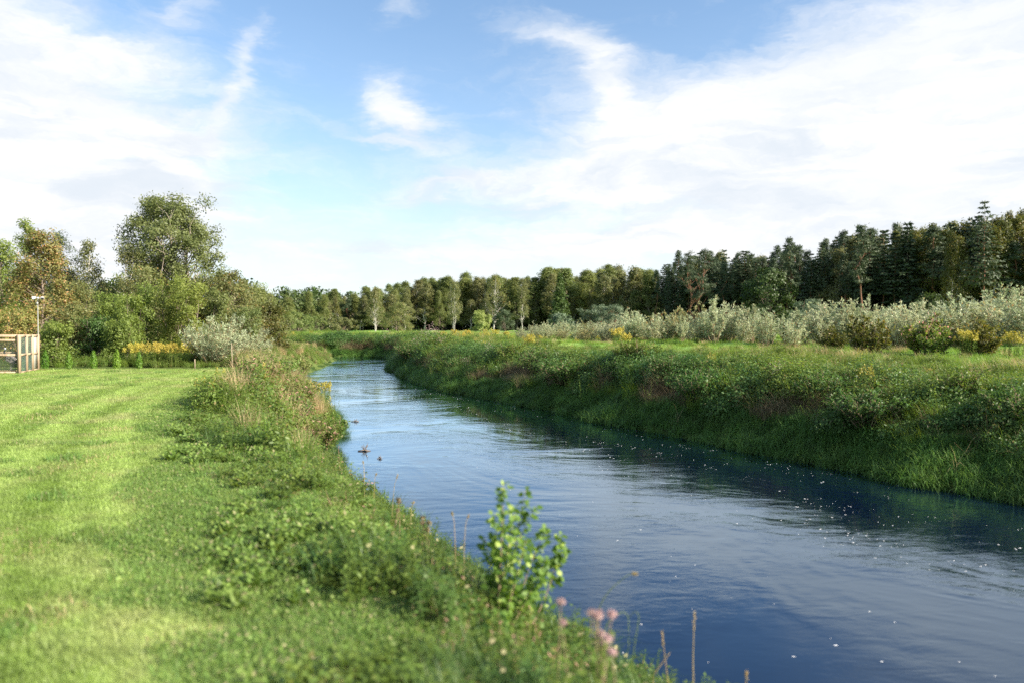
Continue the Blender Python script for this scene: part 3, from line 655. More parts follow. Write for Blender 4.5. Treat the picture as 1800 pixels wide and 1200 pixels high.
    pb2 = make_tree(321, 3.0, 1.7, .05, domep, 70, .36, 150, .14, .28, .1, .5, .8, leaf='young_pine_needle', bark='pine_bark', forks=3, spread=.5, name='pinebush2')
    plant('pine_bush', pb2, X(1416, 66), 66, 1.1, label='rounded pale young pine bush behind the silver shrubs', cat='bush', rz=0)
    # dark undergrowth beneath the wood
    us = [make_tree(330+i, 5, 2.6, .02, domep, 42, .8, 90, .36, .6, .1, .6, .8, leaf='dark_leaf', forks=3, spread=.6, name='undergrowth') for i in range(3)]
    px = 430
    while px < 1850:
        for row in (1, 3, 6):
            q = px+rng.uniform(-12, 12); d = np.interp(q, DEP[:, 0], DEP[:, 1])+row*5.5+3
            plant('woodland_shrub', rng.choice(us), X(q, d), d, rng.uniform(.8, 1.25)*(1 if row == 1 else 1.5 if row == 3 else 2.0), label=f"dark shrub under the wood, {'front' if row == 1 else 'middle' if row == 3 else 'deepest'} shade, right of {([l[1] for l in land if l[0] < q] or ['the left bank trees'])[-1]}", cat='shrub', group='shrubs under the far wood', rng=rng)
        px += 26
far_wood()

# ------------------------------------------------------------------ silver shrubs on the right meadow
def silver_shrubs():
    fam = [make_shrub(400+i, 2.6, 1.15, 16+2*i, 12, 11, .17, .30, 'silver_leaf' if i else 'sage_leaf', name='silvershrub', up=.55+.08*i, start=.2) for i in range(6)]
    tall = [make_shrub(420+i, 3.6, 1.0, 10, 22, 13, .17, .34, 'silver_leaf', name='tallsilver', up=.6, sr=.035, start=.30) for i in range(3)]
    rng = random.Random(9)
    def lab(k, px):
        if px < 1066: a = 'left of the round pine bush'
        elif px < 1416: a = 'between the two round pine bushes'
        else: a = 'right of the young pine bush'
        return a
    cnt = {}
    px = 905
    spots = []
    TOPS = np.array([(900, 572), (940, 566), (1000, 562), (1060, 560), (1110, 555), (1160, 550), (1250, 534), (1330, 542), (1400, 540), (1520, 528), (1600, 535), (1680, 530), (1800, 512), (1900, 505)], float)
    for row in range(3):
        px = 905+row*17 if row else 915
        while px < 1830:
            d0 = np.interp(px, [900, 1050, 1200, 1500, 1850], [72, 61, 51, 42, 37])+row*3.0
            top = np.interp(px, TOPS[:, 0], TOPS[:, 1])+rng.triangular(-18, 34 if row == 0 else 18, -2)
            spots.append((px, d0+rng.uniform(-1, 1), top, row)); px += rng.uniform(30, 56)*(1 if px > 1100 else .8)*(1.15 if row == 0 else 1)
    for i, (px, d, top, row) in enumerate(spots):
        x = X(px, d); z = hz(x, d); H = max(ZT(top, d)-z, 1.2); a = lab(0, px); key = (a, row)
        cnt[key] = cnt.get(key, 0)+1; k = cnt[key]
        istall = px > 1180 and rng.random() < .22
        rown = ['front', 'middle', 'back'][row]
        l = f"{'tall silver shrub' if istall else 'silver-leaved shrub'}, {ORD[min(k-1, 19)]} in the {rown} row {a}"
        if istall: plant('silver_shrub', rng.choice(tall), x, d, H*1.05/3.5, H/3.3, label=l, cat='shrub', group='silver shrubs on the meadow', parts=('stems', 'foliage'), rng=rng)
        else: plant('silver_shrub', rng.choice(fam), x, d, H/2.45, max(.6, H/2.45)*rng.uniform(.75, 1.25), label=l, cat='shrub', group='silver shrubs on the meadow', parts=('stems', 'foliage'), rng=rng)
    for px, top, d, lb_ in [(1752, 506, 43, 'tall open silver shrub with bare lower stem near the right edge'), (1690, 508, 45, 'tall leaning silver shrub beside the yellow flowers'), (1795, 498, 40, 'tallest silver shrub cut by the right edge of the photo'), (1245, 540, 56, 'broad bushy silver shrub below the forked pine')]:
        x = X(px, d); z = hz(x, d); H = ZT(top, d)-z
        plant('silver_shrub', tall[int(px) % 3] if px > 1300 else fam[0], x, d, H/3.4 if px > 1300 else H/2.4, H/3.2, label=lb_, cat='shrub', group='silver shrubs on the meadow', parts=('stems', 'foliage'), rng=rng)
    # the silver willow bushes on the left bank
    w1 = make_shrub(430, 2.9, 1.85, 46, 15, 14, .15, .26, 'silver_leaf', name='silverwillow', up=.8)
    plant('silver_willow', w1, X(380, 44), 44, 1.08, 1.15, label='whitish willow bush at the far right of the lawn', cat='bush', rng=rng, parts=('stems', 'foliage'))
    plant('silver_willow', w1, X(436, 47), 47, .78, .9, label='lower whitish willow bush sloping to the river bank', cat='bush', rng=rng, parts=('stems', 'foliage'))
    p1 = make_shrub(431, 1.9, 1.1, 26, 12, 12, .15, .5, 'pale_leaf', name='palebush', up=.7)
    plant('elder_bush', p1, X(525, 58), 58, .95, 1.0, label='bright green round bush above the left bank', cat='bush', rng=rng, parts=('stems', 'foliage'))
    # a few green and browning bushes among the silver ones
    gm = [make_shrub(440+i, 1.7, 1.0, 22, 12, 12, .15, .5, lf, name='greenbush', up=.6) for i, lf in enumerate(('herb_leaf', 'yellow_birch_leaf', 'impatiens'))]
    for px, d, k, h, lb_ in [(1645, 34, 0, .8, 'dark green low bush at the foot of the silver shrubs, right'), (1525, 35.5, 1, 1.2, 'yellow-green bush among silver shrubs, right of centre'), (1625, 35.5, 2, 1.2, 'red-speckled bush among the silver shrubs'),
                             (1465, 38.5, 1, .8, 'yellowish bush before the young pine bush'), (1720, 33.5, 1, 1.0, 'yellow-green bush below the tall open silver shrub')]:
        plant('green_bush', gm[k], X(px, d), d, h, label=lb_, cat='bush', rng=rng, parts=('stems', 'foliage'))
silver_shrubs()

# ------------------------------------------------------------------ ground cover (countless: stuff)
def proto(mb, mats, name): 
    o = bpy.data.objects.new(name, mb.mesh(name, mats)); return o
def disc(rng, n, R): a = rng.uniform(0, 6.283, n); r = R*np.sqrt(rng.uniform(0, 1, n)); return np.stack([r*np.cos(a), r*np.sin(a), 0*r], 1)
def scatter(name, protos, P, rz, sc_, idx, label, cat, tilt=None):
    cc = bpy.data.collections.new(name+'_sources')
    for k, o in enumerate(protos): o.name = f"{chr(97+k)}_{o.name}"; cc.objects.link(o)
    me = bpy.data.meshes.new(name); me.vertices.add(len(P)); me.vertices.foreach_set('co', P.astype(np.float32).ravel())
    a = me.attributes.new('rot', 'FLOAT_VECTOR', 'POINT'); r = np.zeros((len(P), 3), np.float32); r[:, 2] = rz
    if tilt is not None: r[:, 0] = tilt[:, 0]; r[:, 1] = tilt[:, 1]
    a.data.foreach_set('vector', r.ravel())
    a = me.attributes.new('scl', 'FLOAT', 'POINT'); a.data.foreach_set('value', sc_.astype(np.float32))
    a = me.attributes.new('pid', 'INT', 'POINT'); a.data.foreach_set('value', idx.astype(np.int32))
    o = bpy.data.objects.new(name, me); col.objects.link(o)
    ng = bpy.data.node_groups.new(name, 'GeometryNodeTree')
    ng.interface.new_socket('Geometry', in_out='INPUT', socket_type='NodeSocketGeometry'); ng.interface.new_socket('Geometry', in_out='OUTPUT', socket_type='NodeSocketGeometry')
    N, L = ng.nodes, ng.links; gi = N.new('NodeGroupInput'); go = N.new('NodeGroupOutput'); ip = N.new('GeometryNodeInstanceOnPoints'); ci = N.new('GeometryNodeCollectionInfo')
    ci.inputs['Collection'].default_value = cc; ci.inputs['Separate Children'].default_value = True; ci.inputs['Reset Children'].default_value = True
    def na(n, t): x = N.new('GeometryNodeInputNamedAttribute'); x.data_type = t; x.inputs['Name'].default_value = n; return [s for s in x.outputs if s.enabled and s.name == 'Attribute'][0]
    L.new(gi.outputs[0], ip.inputs['Points']); L.new(ci.outputs[0], ip.inputs['Instance']); ip.inputs['Pick Instance'].default_value = True
    L.new(na('pid', 'INT'), ip.inputs['Instance Index']); L.new(na('scl', 'FLOAT'), ip.inputs['Scale'])
    e2r = N.new('FunctionNodeEulerToRotation'); L.new(na('rot', 'FLOAT_VECTOR'), e2r.inputs[0]); L.new(e2r.outputs[0], ip.inputs['Rotation'])
    L.new(ip.outputs[0], go.inputs[0])
    md = o.modifiers.new('scatter', 'NODES'); md.node_group = ng
    tag(o, label, cat, kind='stuff'); return o

def sample(rng, x0, x1, y0, y1, dens, accept, smin=.02):
    n = int((x1-x0)*(y1-y0)*dens); x = rng.uniform(x0, x1, n); y = rng.uniform(y0, y1, n)
    k = np.abs(x) < y*.75+9
    x, y = x[k], y[k]; s, lf = field(x, y); k = accept(x, y, s, lf) & (s > smin)
    x, y, s, lf = x[k], y[k], s[k], lf[k]
    return x, y, s, lf, height(x, y, (s, lf))

def tuft(seed, n, R, h, w, bend, mat, name, flat_leaf=0, lmat=None, ll=.05, lz=.12):
    rng = rs(seed); mb = MB(); P = disc(rng, n, R)
    mb.blades(P, h*rng.uniform(.5, 1.15, n), w*rng.uniform(.7, 1.2, n), bend*rng.uniform(.3, 1.3, n), rng.uniform(0, 6.283, n))
    if flat_leaf:
        Q = disc(rng, flat_leaf, R); Q[:, 2] = rng.uniform(.01, lz, flat_leaf)
        mb.leaves(Q, rng.normal(size=(flat_leaf, 3))*.5+[0, 0, 1], ll*rng.uniform(.6, 1.3, flat_leaf), ll*.7, rng, m=1)
    return proto(mb, [M[mat], M[lmat or mat]], name)
def herb(seed, ns, R, H, nl, L, W, mat, name, head=None, hn=0, hs=.03, hl=.2, droop=.2):
    """leafy stems, optionally with a flower head on top"""
    rng = rs(seed); mb = MB(); B = disc(rng, ns, R)
    for b in B:
        h = H*rng.uniform(.6, 1.1); e = b+[rng.normal()*.12*H, rng.normal()*.12*H, h]; mb.tube(np.array([b, (b+e)/2+[.01, 0, 0], e]), [.006, .005, .002], 3, 0, False)
        u = rng.uniform(.15, 1, nl); a = rng.uniform(0, 6.283, nl); d = np.stack([np.cos(a), np.sin(a), rng.uniform(-.3, .7, nl)], 1)
        LL = L*(1.25-.6*u)*rng.uniform(.7, 1.2, nl)
        mb.leaves(b+(e-b)*u[:, None]+d*.01, np.stack([-np.cos(a)*droop, -np.sin(a)*droop, np.ones(nl)], 1)+rng.normal(size=(nl, 3))*.35, LL, LL*W, rng, d, 0)
        if head:
            v = rng.uniform(0, 1, hn); aa = rng.uniform(0, 6.283, hn); r = hl*.38*(1-v*.8)
            Pq = e+np.stack([np.cos(aa)*r, np.sin(aa)*r, (v-.5)*hl], 1)
            mb.leaves(Pq, rng.normal(size=(hn, 3))+[0, 0, .6], hs, hs*.8, rng, None, 1)
    return proto(mb, [M[mat], M[head or mat]], name)

def mound(seed, R, H, n, L, W, mat, name, spikes=14):
    rng = rs(seed); mb = MB(); a = rng.uniform(0, 6.283, n); u = rng.uniform(0, 1, n)**.6; el = np.arccos(u)
    lump = 1+.28*np.sin(a*3+seed)*np.sin(el*4)+.16*np.sin(a*7+1.7*seed)+rng.normal(size=n)*.10
    k = rng.uniform(.62, 1.05, n)*lump; P = np.stack([R*np.sin(el)*np.cos(a)*k, R*np.sin(el)*np.sin(a)*k, H*np.cos(el)*k], 1)
    out = np.stack([np.sin(el)*np.cos(a), np.sin(el)*np.sin(a), np.cos(el)+.25], 1)
    T = np.stack([np.cos(a)*.6, np.sin(a)*.6, rng.uniform(-.7, .6, n)], 1)+rng.normal(size=(n, 3))*.5
    LL = L*rng.uniform(.5, 1.3, n); mb.leaves(P, out+rng.normal(size=(n, 3))*.55, LL, LL*W, rng, T)
    Q = disc(rng, spikes, R*.8); mb.blades(Q, H*rng.uniform(1.0, 1.5, spikes), .012, rng.uniform(.4, 1.4, spikes), rng.uniform(0, 6.283, spikes))
    return proto(mb, [M[mat]], name)
def ground_cover():
    rng = rs(1000)
    dist = lambda x, y: np.hypot(x, y)
    # -- mown lawn blades
    lawn_p = [tuft(500+i, 330, .34, .055, .0055, 1.2, 'lawn_blade', 'lawn_patch', 26, 'lawn_blade', .022, .03) for i in range(4)] + [tuft(508, 120, .30, .07, .008, 2.0, 'dry_grass', 'clippings'), tuft(509, 200, .22, .10, .008, 1.2, 'verge_blade', 'missed_tuft', 40, 'clover', .03, .06)]
    x, y, s, lf, z = sample(rng, -40, 2, 1.2, 40.5, 22, lambda x, y, s, lf: on_lawn(x, y) & (rng.uniform(size=x.shape) < np.clip(13/dist(x, y), .28, 1)))
    scatter('lawn_grass', lawn_p, np.stack([x, y, z], 1), rng.uniform(0, 6.28, len(x)), rng.uniform(.8, 1.3, len(x))*(.6+.8*fbm(x*2.2, y*2.2, 19))*np.clip(dist(x, y)/16, 1, 1.5), np.where(rng.uniform(size=len(x)) < .93, rng.integers(0, 4, len(x)), rng.integers(4, 6, len(x))), 'short mown grass blades of the lawn', 'grass')
    # -- rough verge between lawn and river
    ver = [tuft(520+i, 230, .24, .075, .007, 1.3, 'verge_blade', 'verge_patch', 60, 'clover', .030, .055) for i in range(3)] + \
          [tuft(530, 150, .20, .14, .007, 1.1, 'verge_blade', 'verge_tuft', 30, 'clover', .04, .10), tuft(531, 60, .2, .13, .006, 1.0, 'dry_grass', 'verge_dry', 60, 'clover', .045, .1),
           herb(532, 14, .16, .20, 12, .07, .5, 'herb_leaf', 'verge_weed')]
    x, y, s, lf, z = sample(rng, -16, 6, 1.6, 40.5, 60, lambda x, y, s, lf: lf & ~on_lawn(x, y) & (s > .6) & (rng.uniform(size=x.shape) < np.clip(9/dist(x, y), .25, 1)))
    pt = fbm(x*.7, y*.7, 44); idx = np.where(pt < .45, rng.integers(0, 3, len(x)), np.where(pt < .60, rng.integers(0, 6, len(x)), rng.integers(1, 6, len(x))))
    idx = np.where((idx == 4) & (rng.uniform(size=len(x)) < .5), 1, idx); idx = np.where((s > 3.6) & (idx > 2), rng.integers(0, 3, len(x)), idx)
    scatter('verge_grass', ver, np.stack([x, y, z], 1), rng.uniform(0, 6.28, len(x)), rng.uniform(.6, 1.35, len(x))*(.62+.55*fbm(x*1.3, y*1.3, 9))*np.clip(dist(x, y)/14, 1, 1.5), idx, 'uneven green clover and grass of the verge above the river', 'grass')
    # -- left bank: tall weeds from 13 m on
    herbs = [herb(540, 12, .24, .75, 26, .10, .36, 'herb_leaf', 'leafy_herb'), herb(541, 12, .24, .85, 26, .10, .34, 'impatiens', 'balsam'), herb(542, 10, .22, .8, 22, .09, .3, 'herb_dark', 'dark_herb'),
             tuft(543, 110, .2, .75, .010, 1.2, 'grass', 'tall_grass'), tuft(544, 110, .26, 1.0, .014, .9, 'dry_grass', 'tall_dry_grass'), herb(545, 6, .2, .85, 26, .09, .22, 'herb_leaf', 'gold_herb', 'goldenrod', 34, .03, .18),
             tuft(546, 120, .25, .75, .009, 1.9, 'grass_wet', 'draping_grass'), mound(547, .5, .75, 800, .09, .4, 'herb_leaf', 'leafy_mound', 20), mound(548, .45, .7, 800, .085, .4, 'impatiens', 'balsam_mound', 14)]
    x, y, s, lf, z = sample(rng, -40, 1, 9, 93, 11, lambda x, y, s, lf: lf & ~on_lawn(x, y) & (s < np.where(y > 38, 30, 3.3)) & (x > -34) & ~((x < -13) & (y < 42)) &
                           (rng.uniform(size=x.shape) < np.clip((y-11)/10, 0, 1)*np.clip(28/y, .3, 1)) & (y > 12+3*vnoise(x, y, 3)) & ((s < 2.4) | (y > 20)))
    pt = fbm(x*.45, y*.45, 61); u = rng.uniform(size=len(x))
    idx = np.where(s < .5, 6, np.where(pt < .40, 1, np.where(pt < .50, np.where(u < .5, 0, 1), np.where(pt < .58, np.where(u < .7, 4, 3), np.where(u < .5, 0, 3)))))
    u2 = rng.uniform(size=len(x)); idx = np.where((idx <= 2) & (u2 < .45), 7, np.where((idx == 1) & (u2 < .8), 8, idx))
    gold = (u > .985) & (y > 20); idx = np.where(gold & (s > .5), 5, idx)
    idx = np.where((y > 25) & (y < 44) & (s > .7) & (s < 3.2) & (u < .40), 4, idx)
    idx = np.where((y > 41) & (s > 5) & (x < -17), np.where(u < .55, 7, np.where(u < .8, 0, 3)), idx)
    hs = np.where((x < -15.5) & (y > 40.5) & (y < 47), .62, 1.)*np.where(y > 55, .75, 1.)*np.where(s < .5, .7, 1.0)*rng.uniform(.75, 1.25, len(x))*np.where(y < 20, .75, 1.)*np.interp(y, [45, 60, 90], [1, .9, .75])*(.55+.85*fbm(x*.5, y*.5, 66))
    scatter('left_bank_weeds', herbs, np.stack([x, y, z], 1), rng.uniform(0, 6.28, len(x)), hs, idx, 'mixed tall weeds and dry grass crowding the left river bank', 'weeds')
    # -- taller leafy growth along the near bank edge
    x, y, s, lf, z = sample(rng, -6, 4, 3, 17, 7, lambda x, y, s, lf: lf & (s > .9) & (s < 2.6) & (fbm(x*.9, y*.9, 57) > .42))
    eg = [mound(595, .26, .30, 420, .055, .42, 'herb_leaf', 'edge_mound', 10), herb(596, 9, .16, .42, 22, .07, .36, 'herb_dark', 'edge_herb'), herb(597, 8, .16, .45, 20, .06, .34, 'impatiens', 'edge_herb2')]
    x2 = rng.normal(.05, .38, 80); y2 = rng.normal(6.1, .45, 80); s2, l2 = field(x2, y2); k = l2 & (s2 > .3); x2, y2 = x2[k], y2[k]
    x, y, z = np.r_[x, x2], np.r_[y, y2], np.r_[z, height(x2, y2)]
    scatter('near_edge_weeds', eg, np.stack([x, y, z], 1), rng.uniform(0, 6.28, len(x)), rng.uniform(.5, 1.1, len(x)), rng.integers(0, 3, len(x)), 'taller leafy weeds along the near edge of the bank', 'weeds')
    # -- broad-leaved weeds near the camera
    wd = []
    for i in range(3):
        r = rs(580+i); mb = MB(); n = 26; a = r.uniform(0, 6.283, n); d = np.stack([np.cos(a), np.sin(a), r.uniform(.15, .9, n)], 1)
        mb.leaves(np.zeros((n, 3))+[0, 0, .01]+d*.01, np.stack([-np.cos(a)*.6, -np.sin(a)*.6, np.ones(n)], 1)+r.normal(size=(n, 3))*.25, r.uniform(.09, .20, n), .045, r, d, 0)
        n = 40; Q = disc(r, n, .14); Q[:, 2] = r.uniform(.04, .2, n); mb.leaves(Q, r.normal(size=(n, 3))*.5+[0, 0, 1], r.uniform(.03, .07, n), .035, r, m=1)
        wd.append(proto(mb, [M['herb_leaf'], M['clover']], 'broad_weed'))
    x, y, s, lf, z = sample(rng, -8, 5, 1.6, 18, 16, lambda x, y, s, lf: lf & (s > .8) & (s < 4.2) & (fbm(x*1.1, y*1.1, 77) > np.where(on_lawn(x, y), 9, .50)))
    scatter('verge_weeds', wd, np.stack([x, y, z], 1), rng.uniform(0, 6.28, len(x)), rng.uniform(.5, 1.25, len(x)), rng.integers(0, 3, len(x)), 'broad-leaved weeds scattered in the verge nearest the camera', 'weeds')
    # -- slope nearest the camera (down to the water)
    x, y, s, lf, z = sample(rng, -6, 6, 2, 16, 26, lambda x, y, s, lf: lf & (s < 3.2) & (s > .05) & ((s < 1.6) | (fbm(x*1.1, y*1.1, 52) > .5)))
    nb = [tuft(550, 80, .2, .38, .008, 1.4, 'grass_wet', 'slope_grass', 30, 'clover', .05, .2), herb(551, 10, .2, .36, 18, .07, .4, 'herb_leaf', 'slope_herb')]
    scatter('near_slope_weeds', nb, np.stack([x, y, z], 1), rng.uniform(0, 6.28, len(x)), rng.uniform(.5, 1.25, len(x))*(.5+fbm(x*1.5, y*1.5, 51)), rng.integers(0, 2, len(x)), 'grass and weeds down the near slope to the water', 'weeds')
    # -- right bank
    rb = [tuft(560, 120, .26, .62, .013, 2.0, 'grass_wet', 'bank_grass'), mound(561, .55, .50, 900, .075, .42, 'herb_dark', 'bank_mound'), mound(562, .50, .45, 850, .065, .45, 'herb_leaf', 'bank_bright_mound', 26),
          tuft(563, 120, .26, .65, .007, 1.5, 'brown_grass', 'bank_brown_grass'), tuft(564, 120, .26, .75, .008, 1.2, 'grass', 'bank_tall_grass'), tuft(565, 80, .2, .85, .006, 1.0, 'dry_grass', 'bank_dry_grass'),
          herb(566, 6, .2, .80, 26, .09, .22, 'herb_leaf', 'bank_gold', 'goldenrod', 34, .03, .18), herb(567, 10, .2, .9, 26, .11, .26, 'herb_dark', 'bank_pink', 'pink', 14, .03, .3), mound(568, .60, .42, 900, .06, .5, 'herb_dark', 'bank_low_mound', 5)]
    x, y, s, lf, z = sample(rng, -60, 34, 8, 112, 11, lambda x, y, s, lf: (~lf) & (s < 7.5+2*vnoise(x*.3, y*.3, 7)) & (rng.uniform(size=x.shape) < np.clip(26/y, .35, 1)), -.16)
    pt = fbm(x*.32, y*.32, 71); pt2 = fbm(x*.5+9, y*.5, 72); u = rng.uniform(size=len(x))
    e0 = .75+.5*vnoise(x*.6, y*.6, 4)
    idx = np.where(s < e0, 0, np.where(s < 2.2, np.where(pt2 > .55, 3, np.where(u < .4, 4, np.where(u < .55, 3, np.where(u < .75, 0, 1)))), np.where(s < 5.0, np.where(pt < .5, 1, np.where(u < .7, 2, np.where(u < .8, 3, 1))), np.where(u < .35, 2, np.where(u < .62, 4, np.where(u < .72, 5, 2))))))
    idx = np.where((idx == 1) & (rng.uniform(size=len(x)) < .4), 8, idx)
    idx = np.where((u > .997) & (s > 2.4), 6, idx); idx = np.where((u < .008) & (s > 1.0) & (s < 3.5), 7, idx)
    idx = np.where((pt2 > .62) & (s > 4.5) & (u < .16) & (y > 40), 6, idx)
    sc_ = rng.uniform(.7, 1.25, len(x))*(.7+.75*fbm(x*.35, y*.35, 81))*np.where(s < e0, .75, 1.0)*np.clip(y/45, 1, 1.5)*np.where(s > 4.4, .62, 1)*np.where((s > 1.6) & (s < 3.6), 1.15, 1)
    tl = np.zeros((len(x), 2)); 
    scatter('right_bank_weeds', rb, np.stack([x, y, np.maximum(z, WZ)-.03], 1), rng.uniform(0, 6.28, len(x)), sc_, idx, 'dense dark green weeds and grasses covering the right river bank', 'weeds', tl)
    # -- loose dead stalks and arching blades standing out of the bank growth
    x, y, s, lf, z = sample(rng, -30, 34, 8, 80, 1.1, lambda x, y, s, lf: (s > .3) & (s < 5) & ((~lf) | ((y > 17) & (s < 2.6))) & ~on_lawn(x, y))
    st_ = [tuft(598, 7, .10, 1.15, .010, 1.5, 'dry_grass', 'dead_stalks'), tuft(599, 9, .12, 1.05, .014, 1.7, 'meadow_blade', 'arching_blades'), herb(589, 3, .12, 1.2, 16, .10, .3, 'herb_leaf', 'lone_stems')]
    scatter('bank_stalks', st_, np.stack([x, y, z], 1), rng.uniform(0, 6.28, len(x)), rng.uniform(.6, 1.1, len(x)), rng.integers(0, 3, len(x)), 'loose dead stalks and arching blades above the bank growth', 'weeds')
    # -- bright grass hanging over the waterline of the right bank
    x, y, s, lf, z = sample(rng, -60, 34, 8, 112, 48, lambda x, y, s, lf: (~lf) & (s < .7+1.3*vnoise(x*.45, y*.45, 14)) & (rng.uniform(size=x.shape) < np.clip(24/y, .25, 1)), -.22)
    wg = [tuft(590+i, 60, .20, .50, .014, 2.1, 'bank_edge_grass', 'edge_grass') for i in range(3)]
    scatter('waterside_grass', wg, np.stack([x, y, np.maximum(z, WZ)-.02], 1), rng.uniform(0, 6.28, len(x)), rng.uniform(.6, 1.25, len(x))*np.clip(y/45, 1, 1.5)*(.65+.6*fbm(x*.8, y*.8, 15)), rng.integers(0, 3, len(x)), 'bright green grass hanging over the right waterline', 'grass')
    # -- right meadow and far meadow
    mp = [tuft(570, 130, .5, .40, .014, 1.1, 'grass', 'meadow_grass'), tuft(571, 120, .5, .42, .014, 1.1, 'meadow_blade', 'meadow_pale_grass'), tuft(572, 90, .45, .60, .012, 1.0, 'dry_grass', 'meadow_dry_grass'),
          herb(573, 16, .4, .8, 26, .12, .3, 'herb_leaf', 'meadow_gold', 'goldenrod', 50, .05, .25), herb(574, 18, .45, .6, 24, .12, .4, 'herb_leaf', 'meadow_herb')]
    x, y, s, lf, z = sample(rng, -60, 75, 18, 130, 3.2, lambda x, y, s, lf: (~lf) & (s > 6.0) & (rng.uniform(size=x.shape) < np.clip(38/y, .45, 1)))
    pt = fbm(x*.12, y*.2, 91); u = rng.uniform(size=len(x))
    idx = np.where(pt > .60, np.where(u < .5, 1, np.where(u < .70, 2, 0)), np.where(u < .60, 0, np.where(u < .88, 1, np.where(u < .93, 2, 4))))
    shz = (y > np.interp(x, [-10, 5, 20, 40], [72, 60, 45, 36])) & (y < np.interp(x, [-10, 5, 20, 40], [88, 76, 62, 54]))
    idx = np.where(shz & (u < .35), 4, idx); idx = np.where(shz & (u > .95), 3, idx)
    scatter('meadow_grass', mp, np.stack([x, y, z], 1), rng.uniform(0, 6.28, len(x)), rng.uniform(.7, 1.3, len(x))*np.clip(y/60, 1, 1.7)*np.where(s > 9, .58, .8), idx, 'sunlit green and straw meadow grass beyond the right bank', 'grass')
    # -- foam flecks on the water
    fb = MB()
    n = 1300; xx = rng.uniform(-20, 24, n*40); yy = 7+rng.uniform(0, 1, n*40)**1.5*45; s, lf = field(xx, yy)
    k = (s < -.3) & (np.abs(xx) < yy*.72+2) & (rng.uniform(size=len(xx)) < np.where(lf, .10, .9)*np.clip(fbm(s*1.6, yy*.16, 33)*5.5-2.5, .008, 1)*np.clip(fbm(xx*1.3, yy*1.3, 34)*3-1.1, .04, 1)*np.clip(1.3+s*.06, .3, 1))
    xx, yy = xx[k][:n], yy[k][:n]
    for a, b in zip(xx, yy):
        r = .0054*min(rng.lognormal(0, .6), 2.2); m_ = 7; th = np.arange(m_)*6.283/m_; rr = r*rng.uniform(.6, 1.3, m_); st = rng.uniform(1, 2.6)
        ring = np.stack([a+np.cos(th)*rr*st, b+np.sin(th)*rr, np.full(m_, WZ+.003)], 1)
        fb.add(np.vstack([ring, [a, b, WZ+.003+r*.35]]), t=[[i, (i+1) % m_, m_] for i in range(m_)])
    tag(fb.build('foam_flecks', M['foam']), 'small white foam flecks drifting on the dark water', 'foam', kind='stuff')
ground_cover()

# ------------------------------------------------------------------ objects round the lawn
def thuja_row():
    me = []
    for i in range(3):
        rng = rs(600+i); tb, lb_ = MB(), MB(); tb.tube([(0, 0, -.05), (0, 0, .3), (0, 0, .6)], [.018, .012, .004], 5)
        n = 1100; t = rng.uniform(.05, 1, n); a = rng.uniform(0, 6.283, n); r = .19*np.sin(np.pi*np.clip(.16+.80*t, 0, 1))**.8*(1-.35*t)*rng.uniform(.45, 1.1, n)
        P = np.stack([r*np.cos(a), r*np.sin(a), t*.74], 1)
        N = np.stack([np.cos(a), np.sin(a), .3+0*a], 1)+rng.normal(size=(n, 3))*.4; T = np.stack([np.cos(a)*.4, np.sin(a)*.4, 1+0*a], 1)+rng.normal(size=(n, 3))*.2
        lb_.leaves(P, N, .07*rng.uniform(.7, 1.3, n), .028, rng, T); me.append((tb.mesh('thuja_stem', M['bark']), lb_.mesh('thuja_foliage', M['thuja_leaf'])))
    spec = [(79, 1.15, 'little thuja nearest the lamp post'), (120, 1.1, 'second little thuja from the lamp post'), (164, 1.12, 'middle one of the five little thujas'),
            (205, 1.2, 'bushier fourth little thuja from the lamp post'), (244, 1.05, 'last little thuja, farthest right along the lawn edge')]
    rng = random.Random(3)
    for i, (px, s, l) in enumerate(spec):
        plant('thuja', me[i % 3], X(px, 39.9), 39.9, s*1.12, s, label=l, cat='conifer', group='young thujas along the lawn edge', rng=rng)
thuja_row()

